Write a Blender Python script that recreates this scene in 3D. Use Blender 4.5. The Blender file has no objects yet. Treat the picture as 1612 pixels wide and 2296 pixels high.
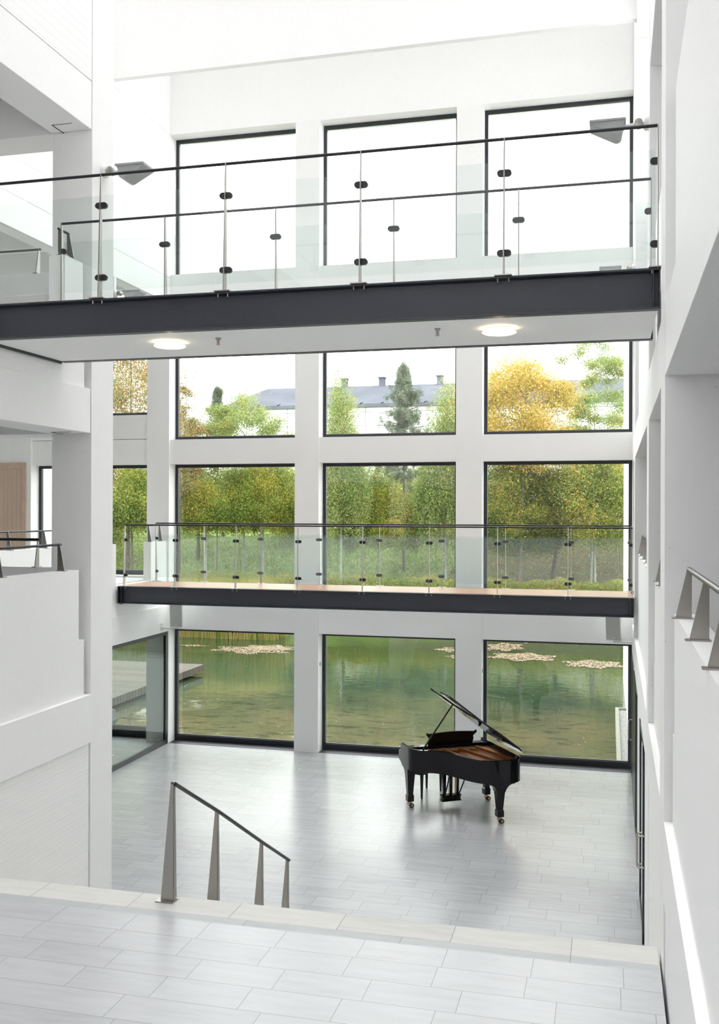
import bpy, bmesh, math, random
import numpy as np
from mathutils import Vector, Matrix, Euler

random.seed(7)
np.random.seed(7)
PI = math.pi
S = bpy.context.scene
C = S.collection

# ------------------------------------------------------------------ camera
FPX = 2216.7
cam_d = bpy.data.cameras.new('camera')
cam = bpy.data.objects.new('camera', cam_d)
C.objects.link(cam)
S.camera = cam
cam_d.sensor_fit = 'VERTICAL'
cam_d.sensor_height = 36.0
cam_d.sensor_width = 36.0 * 1612 / 2296
cam_d.lens = FPX / 2296 * 36.0
cam_d.clip_end = 400
yaw, pit, rol = .24729, .00066, .00298
cam.matrix_world = (Matrix.Translation((0, 0, 4.8)) @ Matrix.Rotation(yaw, 4, 'Z')
                    @ Matrix.Rotation(PI / 2 + pit, 4, 'X') @ Matrix.Rotation(rol, 4, 'Z'))

# ------------------------------------------------------------------ world, exposure
W = bpy.data.worlds.new('overcast_sky')
S.world = W
W.use_nodes = True
wn = W.node_tree.nodes
wl = W.node_tree.links
bg = wn['Background']
bg.inputs['Color'].default_value = (0.995, 0.98, 1.0, 1)
bg.inputs['Strength'].default_value = 1.75
S.view_settings.view_transform = 'Standard'
S.view_settings.look = 'None'
S.view_settings.gamma = 1
S.view_settings.exposure = 2.03
S.view_settings.use_curve_mapping = False
S.cycles.max_bounces = 14
S.cycles.diffuse_bounces = 7
S.cycles.glossy_bounces = 5
S.cycles.transparent_max_bounces = 32
S.cycles.transmission_bounces = 8
S.cycles.sample_clamp_indirect = 8
S.cycles.use_denoising = True


# ------------------------------------------------------------------ mesh helpers
class MB:
    """collects geometry for ONE mesh object"""
    def __init__(s):
        s.v = []
        s.f = []

    def add(s, vs, fs):
        o = len(s.v)
        s.v += [tuple(v) for v in vs]
        s.f += [tuple(i + o for i in f) for f in fs]
        return s

    def box(s, x0, x1, y0, y1, z0, z1):
        vs = [(x0, y0, z0), (x1, y0, z0), (x1, y1, z0), (x0, y1, z0),
              (x0, y0, z1), (x1, y0, z1), (x1, y1, z1), (x0, y1, z1)]
        return s.add(vs, [(0, 3, 2, 1), (4, 5, 6, 7), (0, 1, 5, 4), (1, 2, 6, 5), (2, 3, 7, 6), (3, 0, 4, 7)])

    def hexa(s, b, t):
        """b, t: four bottom and four top corners, counter clockwise"""
        return s.add(list(b) + list(t), [(3, 2, 1, 0), (4, 5, 6, 7), (0, 1, 5, 4), (1, 2, 6, 5), (2, 3, 7, 6), (3, 0, 4, 7)])

    def prism(s, poly, z0, z1, fn=None):
        n = len(poly)
        vs = [(p[0], p[1], z0) for p in poly] + [(p[0], p[1], z1) for p in poly]
        if fn:
            vs = [fn(*v) for v in vs]
        fs = [tuple(reversed(range(n))), tuple(range(n, 2 * n))]
        fs += [(i, (i + 1) % n, n + (i + 1) % n, n + i) for i in range(n)]
        return s.add(vs, fs)

    def tube(s, pts, r, n=12, cap=True):
        pts = [Vector(p) for p in pts]
        rs = r if isinstance(r, (list, tuple)) else [r] * len(pts)
        rings = []
        prev = None
        for i, p in enumerate(pts):
            d = (pts[min(i + 1, len(pts) - 1)] - pts[max(i - 1, 0)]).normalized()
            if prev is None:
                a = Vector((0, 0, 1)) if abs(d.z) < .9 else Vector((1, 0, 0))
                u = d.cross(a).normalized()
            else:
                u = (prev - d * prev.dot(d)).normalized()
            w = d.cross(u)
            prev = u
            rings.append([p + (u * math.cos(2 * PI * k / n) + w * math.sin(2 * PI * k / n)) * rs[i] for k in range(n)])
        vs = [v for rg in rings for v in rg]
        fs = []
        for i in range(len(pts) - 1):
            for k in range(n):
                a, b = i * n + k, i * n + (k + 1) % n
                fs.append((a, b, b + n, a + n))
        if cap:
            fs.append(tuple(reversed(range(n))))
            fs.append(tuple(range((len(pts) - 1) * n, len(pts) * n)))
        return s.add(vs, fs)

    def lathe(s, prof, n=32, c=(0, 0, 0), axis='z'):
        vs = []
        for r, h in prof:
            for k in range(n):
                a = 2 * PI * k / n
                p = (r * math.cos(a), r * math.sin(a), h)
                if axis == 'x':
                    p = (p[2], p[0], p[1])
                if axis == 'y':
                    p = (p[1], p[2], p[0])
                vs.append((p[0] + c[0], p[1] + c[1], p[2] + c[2]))
        fs = []
        for i in range(len(prof) - 1):
            for k in range(n):
                a, b = i * n + k, i * n + (k + 1) % n
                fs.append((a, b, b + n, a + n))
        fs.append(tuple(reversed(range(n))))
        fs.append(tuple(range((len(prof) - 1) * n, len(prof) * n)))
        return s.add(vs, fs)

    def xf(s, m):
        s.v = [tuple(m @ Vector(v)) for v in s.v]
        return s

    def build(s, name, mat, parent=None, bevel=0, smooth=False, seg=2):
        me = bpy.data.meshes.new(name)
        me.from_pydata(s.v, [], s.f)
        bm = bmesh.new()
        bm.from_mesh(me)
        bmesh.ops.recalc_face_normals(bm, faces=bm.faces)
        bm.to_mesh(me)
        bm.free()
        me.materials.append(mat)
        o = bpy.data.objects.new(name, me)
        C.objects.link(o)
        if parent:
            o.parent = parent
        if smooth:
            me.polygons.foreach_set('use_smooth', [True] * len(me.polygons))
            me.set_sharp_from_angle(angle=math.radians(40))
        if bevel:
            b = o.modifiers.new('bevel', 'BEVEL')
            b.width = bevel
            b.segments = seg
            b.limit_method = 'ANGLE'
            b.angle_limit = math.radians(40)
        return o


def thing(name, label, cat, loc=(0, 0, 0), rz=0, group=None):
    o = bpy.data.objects.new(name, None)
    o.empty_display_size = .1
    C.objects.link(o)
    o.location = loc
    o.rotation_euler = (0, 0, rz)
    o['label'] = label
    o['category'] = cat
    if group:
        o['group'] = group
    return o


def tag(o, label, cat, group=None, kind=None):
    o['label'] = label
    o['category'] = cat
    if group:
        o['group'] = group
    if kind:
        o['kind'] = kind
    return o


def struct(o, label, cat='building part'):
    o['kind'] = 'structure'
    o['label'] = label
    o['category'] = cat
    return o


def dup(root, loc=None, rz=None, label=None, scale=None):
    r = root.copy()
    C.objects.link(r)
    if loc is not None:
        r.location = loc
    if rz is not None:
        r.rotation_euler = (0, 0, rz)
    if scale is not None:
        r.scale = scale
    if label:
        r['label'] = label
    for ch in list(root.children):
        c = ch.copy()
        C.objects.link(c)
        c.parent = r
        for g in list(ch.children):
            d = g.copy()
            C.objects.link(d)
            d.parent = c
    return r


# ------------------------------------------------------------------ materials
def mat(name):
    m = bpy.data.materials.new(name)
    m.use_nodes = True
    nt = m.node_tree
    return m, nt.nodes, nt.links, nt.nodes['Principled BSDF']


def N(n, t, **kw):
    x = n.new(t)
    for k, v in kw.items():
        setattr(x, k, v)
    return x


def math_n(n, l, op, a, b=None):
    x = n.new('ShaderNodeMath')
    x.operation = op
    for i, q in enumerate((a, b)):
        if q is None:
            continue
        if isinstance(q, (int, float)):
            x.inputs[i].default_value = q
        else:
            l.new(q, x.inputs[i])
    return x.outputs[0]


def ramp(n, l, fac, stops, interp='LINEAR'):
    r = n.new('ShaderNodeValToRGB')
    r.color_ramp.interpolation = interp
    e = r.color_ramp.elements
    while len(e) < len(stops):
        e.new(.5)
    for i, (p, c) in enumerate(stops):
        e[i].position = p
        e[i].color = (c[0], c[1], c[2], 1)
    l.new(fac, r.inputs[0])
    return r.outputs[0]


def simple(name, col, rough=.5, metal=0, bump=0, scale=60, var=0, ior=None, coat=0, spec=.5):
    m, n, l, p = mat(name)
    p.inputs['Specular IOR Level'].default_value = spec
    p.inputs['Base Color'].default_value = (*col, 1)
    p.inputs['Roughness'].default_value = rough
    p.inputs['Metallic'].default_value = metal
    if coat:
        p.inputs['Coat Weight'].default_value = coat
        p.inputs['Coat Roughness'].default_value = .03
    geo = N(n, 'ShaderNodeNewGeometry')
    if bump or var:
        no = N(n, 'ShaderNodeTexNoise')
        no.inputs['Scale'].default_value = scale
        no.inputs['Detail'].default_value = 4
        l.new(geo.outputs['Position'], no.inputs['Vector'])
        if bump:
            b = N(n, 'ShaderNodeBump')
            b.inputs['Strength'].default_value = bump
            b.inputs['Distance'].default_value = .01
            l.new(no.outputs['Fac'], b.inputs['Height'])
            l.new(b.outputs[0], p.inputs['Normal'])
        if var:
            c = ramp(n, l, no.outputs['Fac'], [(.3, [max(0, x * (1 - var)) for x in col]), (.7, [min(1, x * (1 + var)) for x in col])])
            l.new(c, p.inputs['Base Color'])
    return m


def m_concrete():
    m, n, l, p = mat('painted_concrete')
    geo = N(n, 'ShaderNodeNewGeometry')
    vo = N(n, 'ShaderNodeTexVoronoi')
    vo.inputs['Scale'].default_value = 14
    l.new(geo.outputs['Position'], vo.inputs['Vector'])
    n2 = N(n, 'ShaderNodeTexNoise')
    n2.inputs['Scale'].default_value = 2.1
    l.new(geo.outputs['Position'], n2.inputs['Vector'])
    thr = math_n(n, l, 'MULTIPLY', math_n(n, l, 'GREATER_THAN', n2.outputs['Fac'], .40), .042)
    # per-cell chance that a cell holds an air hole
    pick = math_n(n, l, 'GREATER_THAN', vo.outputs['Color'], .38)
    hole = math_n(n, l, 'MULTIPLY', math_n(n, l, 'LESS_THAN', vo.outputs['Distance'], thr), pick)
    mx = N(n, 'ShaderNodeMix', data_type='RGBA')
    mx.inputs[6].default_value = (.905, .905, .90, 1)
    mx.inputs[7].default_value = (.25, .24, .23, 1)
    l.new(hole, mx.inputs[0])
    l.new(mx.outputs[2], p.inputs['Base Color'])
    p.inputs['Roughness'].default_value = .7
    no = N(n, 'ShaderNodeTexNoise')
    no.inputs['Scale'].default_value = 45
    l.new(geo.outputs['Position'], no.inputs['Vector'])
    b = N(n, 'ShaderNodeBump')
    b.inputs['Strength'].default_value = .12
    b.inputs['Distance'].default_value = .01
    l.new(no.outputs['Fac'], b.inputs['Height'])
    l.new(b.outputs[0], p.inputs['Normal'])
    return m


def m_brick():
    """white painted brickwork: wide courses with shallow joints, on walls facing +X"""
    m, n, l, p = mat('white_brick')
    geo = N(n, 'ShaderNodeNewGeometry')
    sp = N(n, 'ShaderNodeSeparateXYZ')
    l.new(geo.outputs['Position'], sp.inputs[0])
    cb = N(n, 'ShaderNodeCombineXYZ')
    l.new(sp.outputs['Y'], cb.inputs[0])
    l.new(sp.outputs['Z'], cb.inputs[1])
    br = N(n, 'ShaderNodeTexBrick')
    br.inputs['Scale'].default_value = 1
    br.inputs['Mortar Size'].default_value = .006
    br.inputs['Mortar Smooth'].default_value = .6
    br.inputs['Brick Width'].default_value = 60
    br.inputs['Row Height'].default_value = .1
    l.new(cb.outputs[0], br.inputs['Vector'])
    p.inputs['Base Color'].default_value = (.92, .92, .915, 1)
    p.inputs['Roughness'].default_value = .6
    b = N(n, 'ShaderNodeBump')
    b.inputs['Strength'].default_value = .42
    b.inputs['Distance'].default_value = .006
    b.invert = True
    l.new(br.outputs['Fac'], b.inputs['Height'])
    l.new(b.outputs[0], p.inputs['Normal'])
    return m


def m_tile(name, y0=0.0, row=.294, lo=.60, hi=.92, rough=.25, tone=(.37, .378, .388)):
    """stone floor tiles in rows along X, free lengths, thin dark joints"""
    m, n, l, p = mat(name)
    geo = N(n, 'ShaderNodeNewGeometry')
    sp = N(n, 'ShaderNodeSeparateXYZ')
    l.new(geo.outputs['Position'], sp.inputs[0])
    yy = math_n(n, l, 'DIVIDE', math_n(n, l, 'SUBTRACT', sp.outputs['Y'], y0), row)
    ri = math_n(n, l, 'FLOOR', yy)
    fy = math_n(n, l, 'SUBTRACT', yy, ri)
    wn1 = N(n, 'ShaderNodeTexWhiteNoise', noise_dimensions='1D')
    l.new(ri, wn1.inputs['W'])
    sc = N(n, 'ShaderNodeSeparateColor')
    l.new(wn1.outputs['Color'], sc.inputs[0])
    ln = math_n(n, l, 'ADD', math_n(n, l, 'MULTIPLY', math_n(n, l, 'GREATER_THAN', sc.outputs[0], .5), hi - lo), lo)
    xx = math_n(n, l, 'DIVIDE', math_n(n, l, 'ADD', sp.outputs['X'], math_n(n, l, 'MULTIPLY', sc.outputs[1], 1.7)), ln)
    ci = math_n(n, l, 'FLOOR', xx)
    fx = math_n(n, l, 'SUBTRACT', xx, ci)
    jw = .0022
    jy = math_n(n, l, 'LESS_THAN', fy, jw / row * 2)
    jx = math_n(n, l, 'LESS_THAN', math_n(n, l, 'MULTIPLY', fx, ln), jw * 2)
    joint = math_n(n, l, 'MAXIMUM', jx, jy)
    wn2 = N(n, 'ShaderNodeTexWhiteNoise', noise_dimensions='2D')
    cb = N(n, 'ShaderNodeCombineXYZ')
    l.new(ri, cb.inputs[0])
    l.new(ci, cb.inputs[1])
    l.new(cb.outputs[0], wn2.inputs['Vector'])
    # veins stretched along the tile, shifted per tile
    mp = N(n, 'ShaderNodeVectorMath', operation='MULTIPLY')
    l.new(geo.outputs['Position'], mp.inputs[0])
    mp.inputs[1].default_value = (1.3, 9, 1)
    ad = N(n, 'ShaderNodeVectorMath', operation='ADD')
    l.new(mp.outputs[0], ad.inputs[0])
    ms = N(n, 'ShaderNodeVectorMath', operation='SCALE')
    l.new(wn2.outputs['Color'], ms.inputs[0])
    ms.inputs['Scale'].default_value = 12
    l.new(ms.outputs[0], ad.inputs[1])
    no = N(n, 'ShaderNodeTexNoise')
    no.inputs['Scale'].default_value = 1.6
    no.inputs['Detail'].default_value = 6
    no.inputs['Roughness'].default_value = .62
    l.new(ad.outputs[0], no.inputs['Vector'])
    no2 = N(n, 'ShaderNodeTexNoise')
    no2.inputs['Scale'].default_value = 140
    l.new(geo.outputs['Position'], no2.inputs['Vector'])
    f = math_n(n, l, 'ADD', math_n(n, l, 'MULTIPLY', no.outputs['Fac'], .9), math_n(n, l, 'MULTIPLY', wn2.outputs['Value'], .22))
    f = math_n(n, l, 'ADD', f, math_n(n, l, 'MULTIPLY', no2.outputs['Fac'], .12))
    col = ramp(n, l, f, [(.36, [c * .87 for c in tone]), (.55, tone), (.8, [min(1, c * 1.10) for c in tone])])
    mx = N(n, 'ShaderNodeMix', data_type='RGBA')
    l.new(joint, mx.inputs[0])
    l.new(col, mx.inputs[6])
    mx.inputs[7].default_value = (.2, .2, .215, 1)
    l.new(mx.outputs[2], p.inputs['Base Color'])
    rr = math_n(n, l, 'ADD', math_n(n, l, 'MULTIPLY', no.outputs['Fac'], .12), rough - .06)
    l.new(rr, p.inputs['Roughness'])
    p.inputs['Specular IOR Level'].default_value = .6
    return m


def m_glass(name, tint, ior=1.5, extra=1.0, haze=0.0):
    m, n, l, p = mat(name)
    n.remove(p)
    out = n['Material Output']
    geo = N(n, 'ShaderNodeNewGeometry')
    tr = N(n, 'ShaderNodeBsdfTransparent')
    tr.inputs[0].default_value = (*tint, 1)
    gl = N(n, 'ShaderNodeBsdfGlossy')
    gl.inputs['Roughness'].default_value = 0.0
    gl.inputs['Color'].default_value = (1, 1, 1, 1)
    fr = N(n, 'ShaderNodeFresnel')
    io = math_n(n, l, 'ADD', math_n(n, l, 'MULTIPLY', geo.outputs['Backfacing'], 1 / ior - ior), ior)
    l.new(io, fr.inputs['IOR'])
    mx = N(n, 'ShaderNodeMixShader')
    fac = math_n(n, l, 'MINIMUM', math_n(n, l, 'MULTIPLY', fr.outputs[0], extra), 1)
    l.new(fac, mx.inputs[0])
    l.new(tr.outputs[0], mx.inputs[1])
    l.new(gl.outputs[0], mx.inputs[2])
    last = mx.outputs[0]
    if haze:
        df = N(n, 'ShaderNodeBsdfDiffuse')
        df.inputs[0].default_value = (.8, .9, .88, 1)
        m2 = N(n, 'ShaderNodeMixShader')
        m2.inputs[0].default_value = haze
        l.new(last, m2.inputs[1])
        l.new(df.outputs[0], m2.inputs[2])
        last = m2.outputs[0]
    l.new(last, out.inputs[0])
    return m


def m_leaf(name, stops, trans=.35):
    m, n, l, p = mat(name)
    geo = N(n, 'ShaderNodeNewGeometry')
    no = N(n, 'ShaderNodeTexNoise')
    no.inputs['Scale'].default_value = .55
    no.inputs['Detail'].default_value = 2
    l.new(geo.outputs['Position'], no.inputs['Vector'])
    f = math_n(n, l, 'ADD', math_n(n, l, 'MULTIPLY', geo.outputs['Random Per Island'], .74),
               math_n(n, l, 'MULTIPLY', math_n(n, l, 'SUBTRACT', no.outputs['Fac'], .38), .8))
    col = ramp(n, l, f, [(q, [v * .74 for v in c]) for q, c in stops])
    l.new(col, p.inputs['Base Color'])
    p.inputs['Roughness'].default_value = .55
    p.inputs['Specular IOR Level'].default_value = .25
    tl = N(n, 'ShaderNodeBsdfTranslucent')
    l.new(col, tl.inputs[0])
    mx = N(n, 'ShaderNodeMixShader')
    mx.inputs[0].default_value = trans
    l.new(p.outputs[0], mx.inputs[1])
    l.new(tl.outputs[0], mx.inputs[2])
    l.new(mx.outputs[0], n['Material Output'].inputs[0])
    return m


def m_wood(name, c1, c2, axis='x', plank=.11, rough=.4, gapw=.035):
    m, n, l, p = mat(name)
    geo = N(n, 'ShaderNodeNewGeometry')
    sp = N(n, 'ShaderNodeSeparateXYZ')
    l.new(geo.outputs['Position'], sp.inputs[0])
    across = {'x': 'Y', 'y': 'X', 'z': 'X'}[axis]
    q = math_n(n, l, 'DIVIDE', sp.outputs[across], plank)
    qi = math_n(n, l, 'FLOOR', q)
    fq = math_n(n, l, 'SUBTRACT', q, qi)
    wn_ = N(n, 'ShaderNodeTexWhiteNoise', noise_dimensions='1D')
    l.new(qi, wn_.inputs['W'])
    mp = N(n, 'ShaderNodeVectorMath', operation='MULTIPLY')
    l.new(geo.outputs['Position'], mp.inputs[0])
    mp.inputs[1].default_value = {'x': (1, 14, 14), 'y': (14, 1, 14), 'z': (14, 14, 1)}[axis]
    ad = N(n, 'ShaderNodeVectorMath', operation='ADD')
    l.new(mp.outputs[0], ad.inputs[0])
    sc = N(n, 'ShaderNodeVectorMath', operation='SCALE')
    l.new(wn_.outputs['Color'], sc.inputs[0])
    sc.inputs['Scale'].default_value = 9
    l.new(sc.outputs[0], ad.inputs[1])
    no = N(n, 'ShaderNodeTexNoise')
    no.inputs['Scale'].default_value = 2
    no.inputs['Detail'].default_value = 5
    l.new(ad.outputs[0], no.inputs['Vector'])
    f = math_n(n, l, 'ADD', math_n(n, l, 'MULTIPLY', no.outputs['Fac'], .7), math_n(n, l, 'MULTIPLY', wn_.outputs['Value'], .3))
    col = ramp(n, l, f, [(.3, c1), (.7, c2)])
    gap = math_n(n, l, 'LESS_THAN', fq, gapw)
    mx = N(n, 'ShaderNodeMix', data_type='RGBA')
    l.new(gap, mx.inputs[0])
    l.new(col, mx.inputs[6])
    mx.inputs[7].default_value = (*[c * .35 for c in c1], 1)
    l.new(mx.outputs[2], p.inputs['Base Color'])
    p.inputs['Roughness'].default_value = rough
    return m


def m_water():
    m, n, l, p = mat('pond_water')
    geo = N(n, 'ShaderNodeNewGeometry')
    n1 = N(n, 'ShaderNodeTexNoise')
    n1.inputs['Scale'].default_value = .35
    n1.inputs['Detail'].default_value = 3
    l.new(geo.outputs['Position'], n1.inputs['Vector'])
    mp = N(n, 'ShaderNodeVectorMath', operation='MULTIPLY')
    l.new(geo.outputs['Position'], mp.inputs[0])
    mp.inputs[1].default_value = (.8, 1.7, 1)
    n2 = N(n, 'ShaderNodeTexNoise')
    n2.inputs['Scale'].default_value = 2.6
    n2.inputs['Detail'].default_value = 6
    n2.inputs['Roughness'].default_value = .68
    l.new(mp.outputs[0], n2.inputs['Vector'])
    sp = N(n, 'ShaderNodeSeparateXYZ')
    l.new(geo.outputs['Position'], sp.inputs[0])
    # the pond gets deeper away from the house: sandy bottom near, green further out
    dep = math_n(n, l, 'DIVIDE', math_n(n, l, 'SUBTRACT', sp.outputs['Y'], 19.5), 15)
    f = math_n(n, l, 'ADD', dep, math_n(n, l, 'MULTIPLY', math_n(n, l, 'SUBTRACT', n1.outputs['Fac'], .5), .7))
    col = ramp(n, l, f, [(0, (.14, .12, .066)), (.25, (.085, .088, .05)), (.6, (.028, .054, .032)), (1, (.022, .040, .015))])
    weed = ramp(n, l, n2.outputs['Fac'], [(.54, (0, 0, 0)), (.62, (1, 1, 1))])
    mx = N(n, 'ShaderNodeMix', data_type='RGBA')
    l.new(math_n(n, l, 'MULTIPLY', weed, .8), mx.inputs[0])
    l.new(col, mx.inputs[6])
    mx.inputs[7].default_value = (.016, .028, .018, 1)
    # small pale leaves and seeds floating on the surface
    vo = N(n, 'ShaderNodeTexVoronoi')
    vo.inputs['Scale'].default_value = 3.2
    l.new(geo.outputs['Position'], vo.inputs['Vector'])
    dot = math_n(n, l, 'MULTIPLY', math_n(n, l, 'LESS_THAN', vo.outputs['Distance'], .07), math_n(n, l, 'GREATER_THAN', vo.outputs['Color'], .55))
    mf = N(n, 'ShaderNodeMix', data_type='RGBA')
    l.new(dot, mf.inputs[0])
    l.new(mx.outputs[2], mf.inputs[6])
    mf.inputs[7].default_value = (.36, .36, .30, 1)
    l.new(mf.outputs[2], p.inputs['Base Color'])
    p.inputs['Roughness'].default_value = .03
    p.inputs['IOR'].default_value = 1.33
    w1 = N(n, 'ShaderNodeTexNoise')
    w1.inputs['Scale'].default_value = 3.2
    w1.inputs['Detail'].default_value = 3
    l.new(geo.outputs['Position'], w1.inputs['Vector'])
    b = N(n, 'ShaderNodeBump')
    b.inputs['Strength'].default_value = .075
    b.inputs['Distance'].default_value = .05
    l.new(w1.outputs['Fac'], b.inputs['Height'])
    # rings spreading from a splash beside the jetty
    dv = N(n, 'ShaderNodeVectorMath', operation='DISTANCE')
    l.new(geo.outputs['Position'], dv.inputs[0])
    dv.inputs[1].default_value = (-10.6, 24.3, -.25)
    wave = math_n(n, l, 'MULTIPLY', math_n(n, l, 'SINE', math_n(n, l, 'MULTIPLY', dv.outputs['Value'], 34)),
                  math_n(n, l, 'MAXIMUM', math_n(n, l, 'SUBTRACT', 1, math_n(n, l, 'DIVIDE', dv.outputs['Value'], 1.1)), 0))
    b2 = N(n, 'ShaderNodeBump')
    b2.inputs['Strength'].default_value = .22
    b2.inputs['Distance'].default_value = .03
    l.new(wave, b2.inputs['Height'])
    l.new(b.outputs[0], b2.inputs['Normal'])
    l.new(b2.outputs[0], p.inputs['Normal'])
    return m


def m_ground():
    m, n, l, p = mat('bank_grass')
    geo = N(n, 'ShaderNodeNewGeometry')
    sp = N(n, 'ShaderNodeSeparateXYZ')
    l.new(geo.outputs['Position'], sp.inputs[0])
    n1 = N(n, 'ShaderNodeTexNoise')
    n1.inputs['Scale'].default_value = .5
    n1.inputs['Detail'].default_value = 6
    l.new(geo.outputs['Position'], n1.inputs['Vector'])
    n2 = N(n, 'ShaderNodeTexNoise')
    n2.inputs['Scale'].default_value = 5
    n2.inputs['Detail'].default_value = 6
    n2.inputs['Roughness'].default_value = .8
    l.new(geo.outputs['Position'], n2.inputs['Vector'])
    grass = ramp(n, l, n2.outputs['Fac'], [(.3, (.09, .14, .025)), (.55, (.18, .26, .06)), (.75, (.28, .32, .11))])
    earth = ramp(n, l, n2.outputs['Fac'], [(.3, (.025, .022, .01)), (.55, (.07, .062, .025)), (.75, (.16, .10, .045))])
    f = math_n(n, l, 'ADD', math_n(n, l, 'DIVIDE', math_n(n, l, 'ADD', sp.outputs['X'], 17), 12),
               math_n(n, l, 'MULTIPLY', math_n(n, l, 'SUBTRACT', n1.outputs['Fac'], .5), 2.0))
    f = math_n(n, l, 'MINIMUM', math_n(n, l, 'MAXIMUM', f, 0), 1)
    mx = N(n, 'ShaderNodeMix', data_type='RGBA')
    l.new(f, mx.inputs[0])
    l.new(grass, mx.inputs[6])
    l.new(earth, mx.inputs[7])
    l.new(mx.outputs[2], p.inputs['Base Color'])
    p.inputs['Roughness'].default_value = .9
    p.inputs['Specular IOR Level'].default_value = .1
    b = N(n, 'ShaderNodeBump')
    b.inputs['Strength'].default_value = .8
    b.inputs['Distance'].default_value = .15
    l.new(n2.outputs['Fac'], b.inputs['Height'])
    l.new(b.outputs[0], p.inputs['Normal'])
    return m


def m_emit(name, col, s):
    m, n, l, p = mat(name)
    p.inputs['Base Color'].default_value = (.9, .9, .88, 1)
    p.inputs['Emission Color'].default_value = (*col, 1)
    p.inputs['Emission Strength'].default_value = s
    return m


def m_grille():
    m, n, l, p = mat('floor_grille')
    geo = N(n, 'ShaderNodeNewGeometry')
    sp = N(n, 'ShaderNodeSeparateXYZ')
    l.new(geo.outputs['Position'], sp.inputs[0])
    q = math_n(n, l, 'FRACT', math_n(n, l, 'DIVIDE', sp.outputs['X'], .02))
    c = ramp(n, l, q, [(.45, (.012, .012, .014)), (.55, (.10, .10, .11))])
    l.new(c, p.inputs['Base Color'])
    p.inputs['Roughness'].default_value = .45
    p.inputs['Metallic'].default_value = .5
    return m


M = {}
M['concrete'] = m_concrete()
M['white'] = simple('white_render', (.92, .92, .915), .65, bump=.06, scale=30, var=.012)
M['brick'] = m_brick()
M['white_in'] = simple('gallery_white', (.86, .86, .85), .7)
M['tile'] = m_tile('hall_floor_tiles', y0=.1)
M['tile_land'] = m_tile('landing_floor_tiles', y0=6.95, rough=.33, tone=(.45, .46, .47))
M['tile_groove'] = m_tile('landing_border_tiles', y0=6.0, row=2.0, lo=.9, hi=1.2, rough=.5, tone=(.43, .445, .455))
M['nosing'] = m_tile('stair_nosing_stone', y0=6.3, row=1.5, lo=.85, hi=.85, rough=.65, tone=(.60, .595, .57))
M['gallery_floor'] = simple('gallery_floor', (.55, .56, .56), .35)
M['baffle'] = simple('added_baffle_grey', (.64, .64, .63), .8)
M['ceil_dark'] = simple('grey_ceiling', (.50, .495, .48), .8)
M['frame'] = simple('anthracite_frame', (.018, .021, .028), .38)
M['steel_blue'] = simple('blue_grey_steel_paint', (.030, .034, .047), .42, bump=.05, scale=90, var=.12)
M['steel'] = simple('brushed_stainless', (.40, .38, .355), .33, metal=1, bump=.03, scale=200)
M['rail'] = simple('dark_tube', (.016, .016, .019), .33, spec=.35)
M['rail_grey'] = simple('grey_bronze_tube', (.13, .125, .125), .32, metal=.8)
M['rubber'] = simple('black_clamp', (.012, .012, .014), .45)
M['glass_win'] = m_glass('window_glass', (.88, .905, .885), extra=.95)
M['glass_side'] = m_glass('side_wall_glass', (.84, .88, .86), extra=.35)
M['glass_rail'] = m_glass('railing_glass', (.952, .974, .967), extra=.9, haze=.012)
M['wood_deck'] = m_wood('oiled_hardwood_deck', (.42, .21, .115), (.56, .31, .18), 'x', .14, .28)
M['wood_door'] = m_wood('pale_oak_boards', (.56, .42, .32), (.64, .49, .39), 'z', .11, .5)
M['wood_oak'] = simple('pale_oak_frame', (.58, .44, .335), .5, var=.08, scale=8)
M['wood_jetty'] = m_wood('weathered_jetty', (.055, .046, .034), (.115, .095, .072), 'x', .17, .7, .2)
M['lacquer'] = simple('black_piano_lacquer', (.006, .006, .008), .05, spec=.28)
M['satin_black'] = simple('satin_black', (.007, .007, .008), .3, spec=.25)
M['brass'] = simple('brass', (.62, .40, .20), .28, metal=1)
M['plate'] = simple('bronze_iron_plate', (.38, .17, .045), .35, metal=.75, var=.1, scale=30)
M['soundboard'] = simple('red_brown_soundboard', (.23, .085, .04), .35, var=.1, scale=20)
M['string'] = simple('copper_strings', (.50, .26, .16), .35, metal=.9)
M['lamp_grey'] = simple('grey_lamp_housing', (.40, .41, .41), .45, bump=.1, scale=220)
M['speaker_white'] = simple('speaker_white', (.74, .75, .75), .4)
M['speaker_mesh'] = simple('grey_speaker_mesh', (.52, .52, .50), .6, bump=.4, scale=300, var=.15)
M['pond'] = m_water()
M['ground'] = m_ground()
M['gravel'] = simple('gravel', (.25, .245, .235), .8, bump=1, scale=25, var=.5)
M['kerb'] = simple('kerb_stone', (.25, .26, .21), .7, var=.1, scale=5)
M['roof_zinc'] = simple('grey_zinc_roof', (.115, .122, .142), .9, var=.12, scale=.4, spec=.0)
M['panel_white'] = simple('white_cladding', (.86, .87, .87), .5)
M['bark'] = simple('brown_bark', (.12, .095, .075), .9, bump=.8, scale=12, var=.35)
M['bark_birch'] = simple('white_birch_bark', (.30, .295, .27), .8, bump=.5, scale=9, var=.4)
M['grille'] = m_grille()
M['lamp_on'] = m_emit('lit_diffuser', (1, .80, .50), .62)
M['sprinkler'] = simple('grey_chrome', (.35, .36, .37), .3, metal=.8)
M['red_bulb'] = simple('red_glass_bulb', (.5, .03, .03), .2)
M['lily'] = m_leaf('lily_pads', [(.2, (.12, .11, .05)), (.4, (.40, .28, .19)), (.65, (.62, .47, .36)), (.9, (.18, .20, .08))], .1)
M['reed'] = m_leaf('reeds', [(.15, (.22, .30, .05)), (.4, (.42, .46, .11)), (.65, (.66, .52, .20)), (.9, (.80, .60, .28))], .5)
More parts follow.
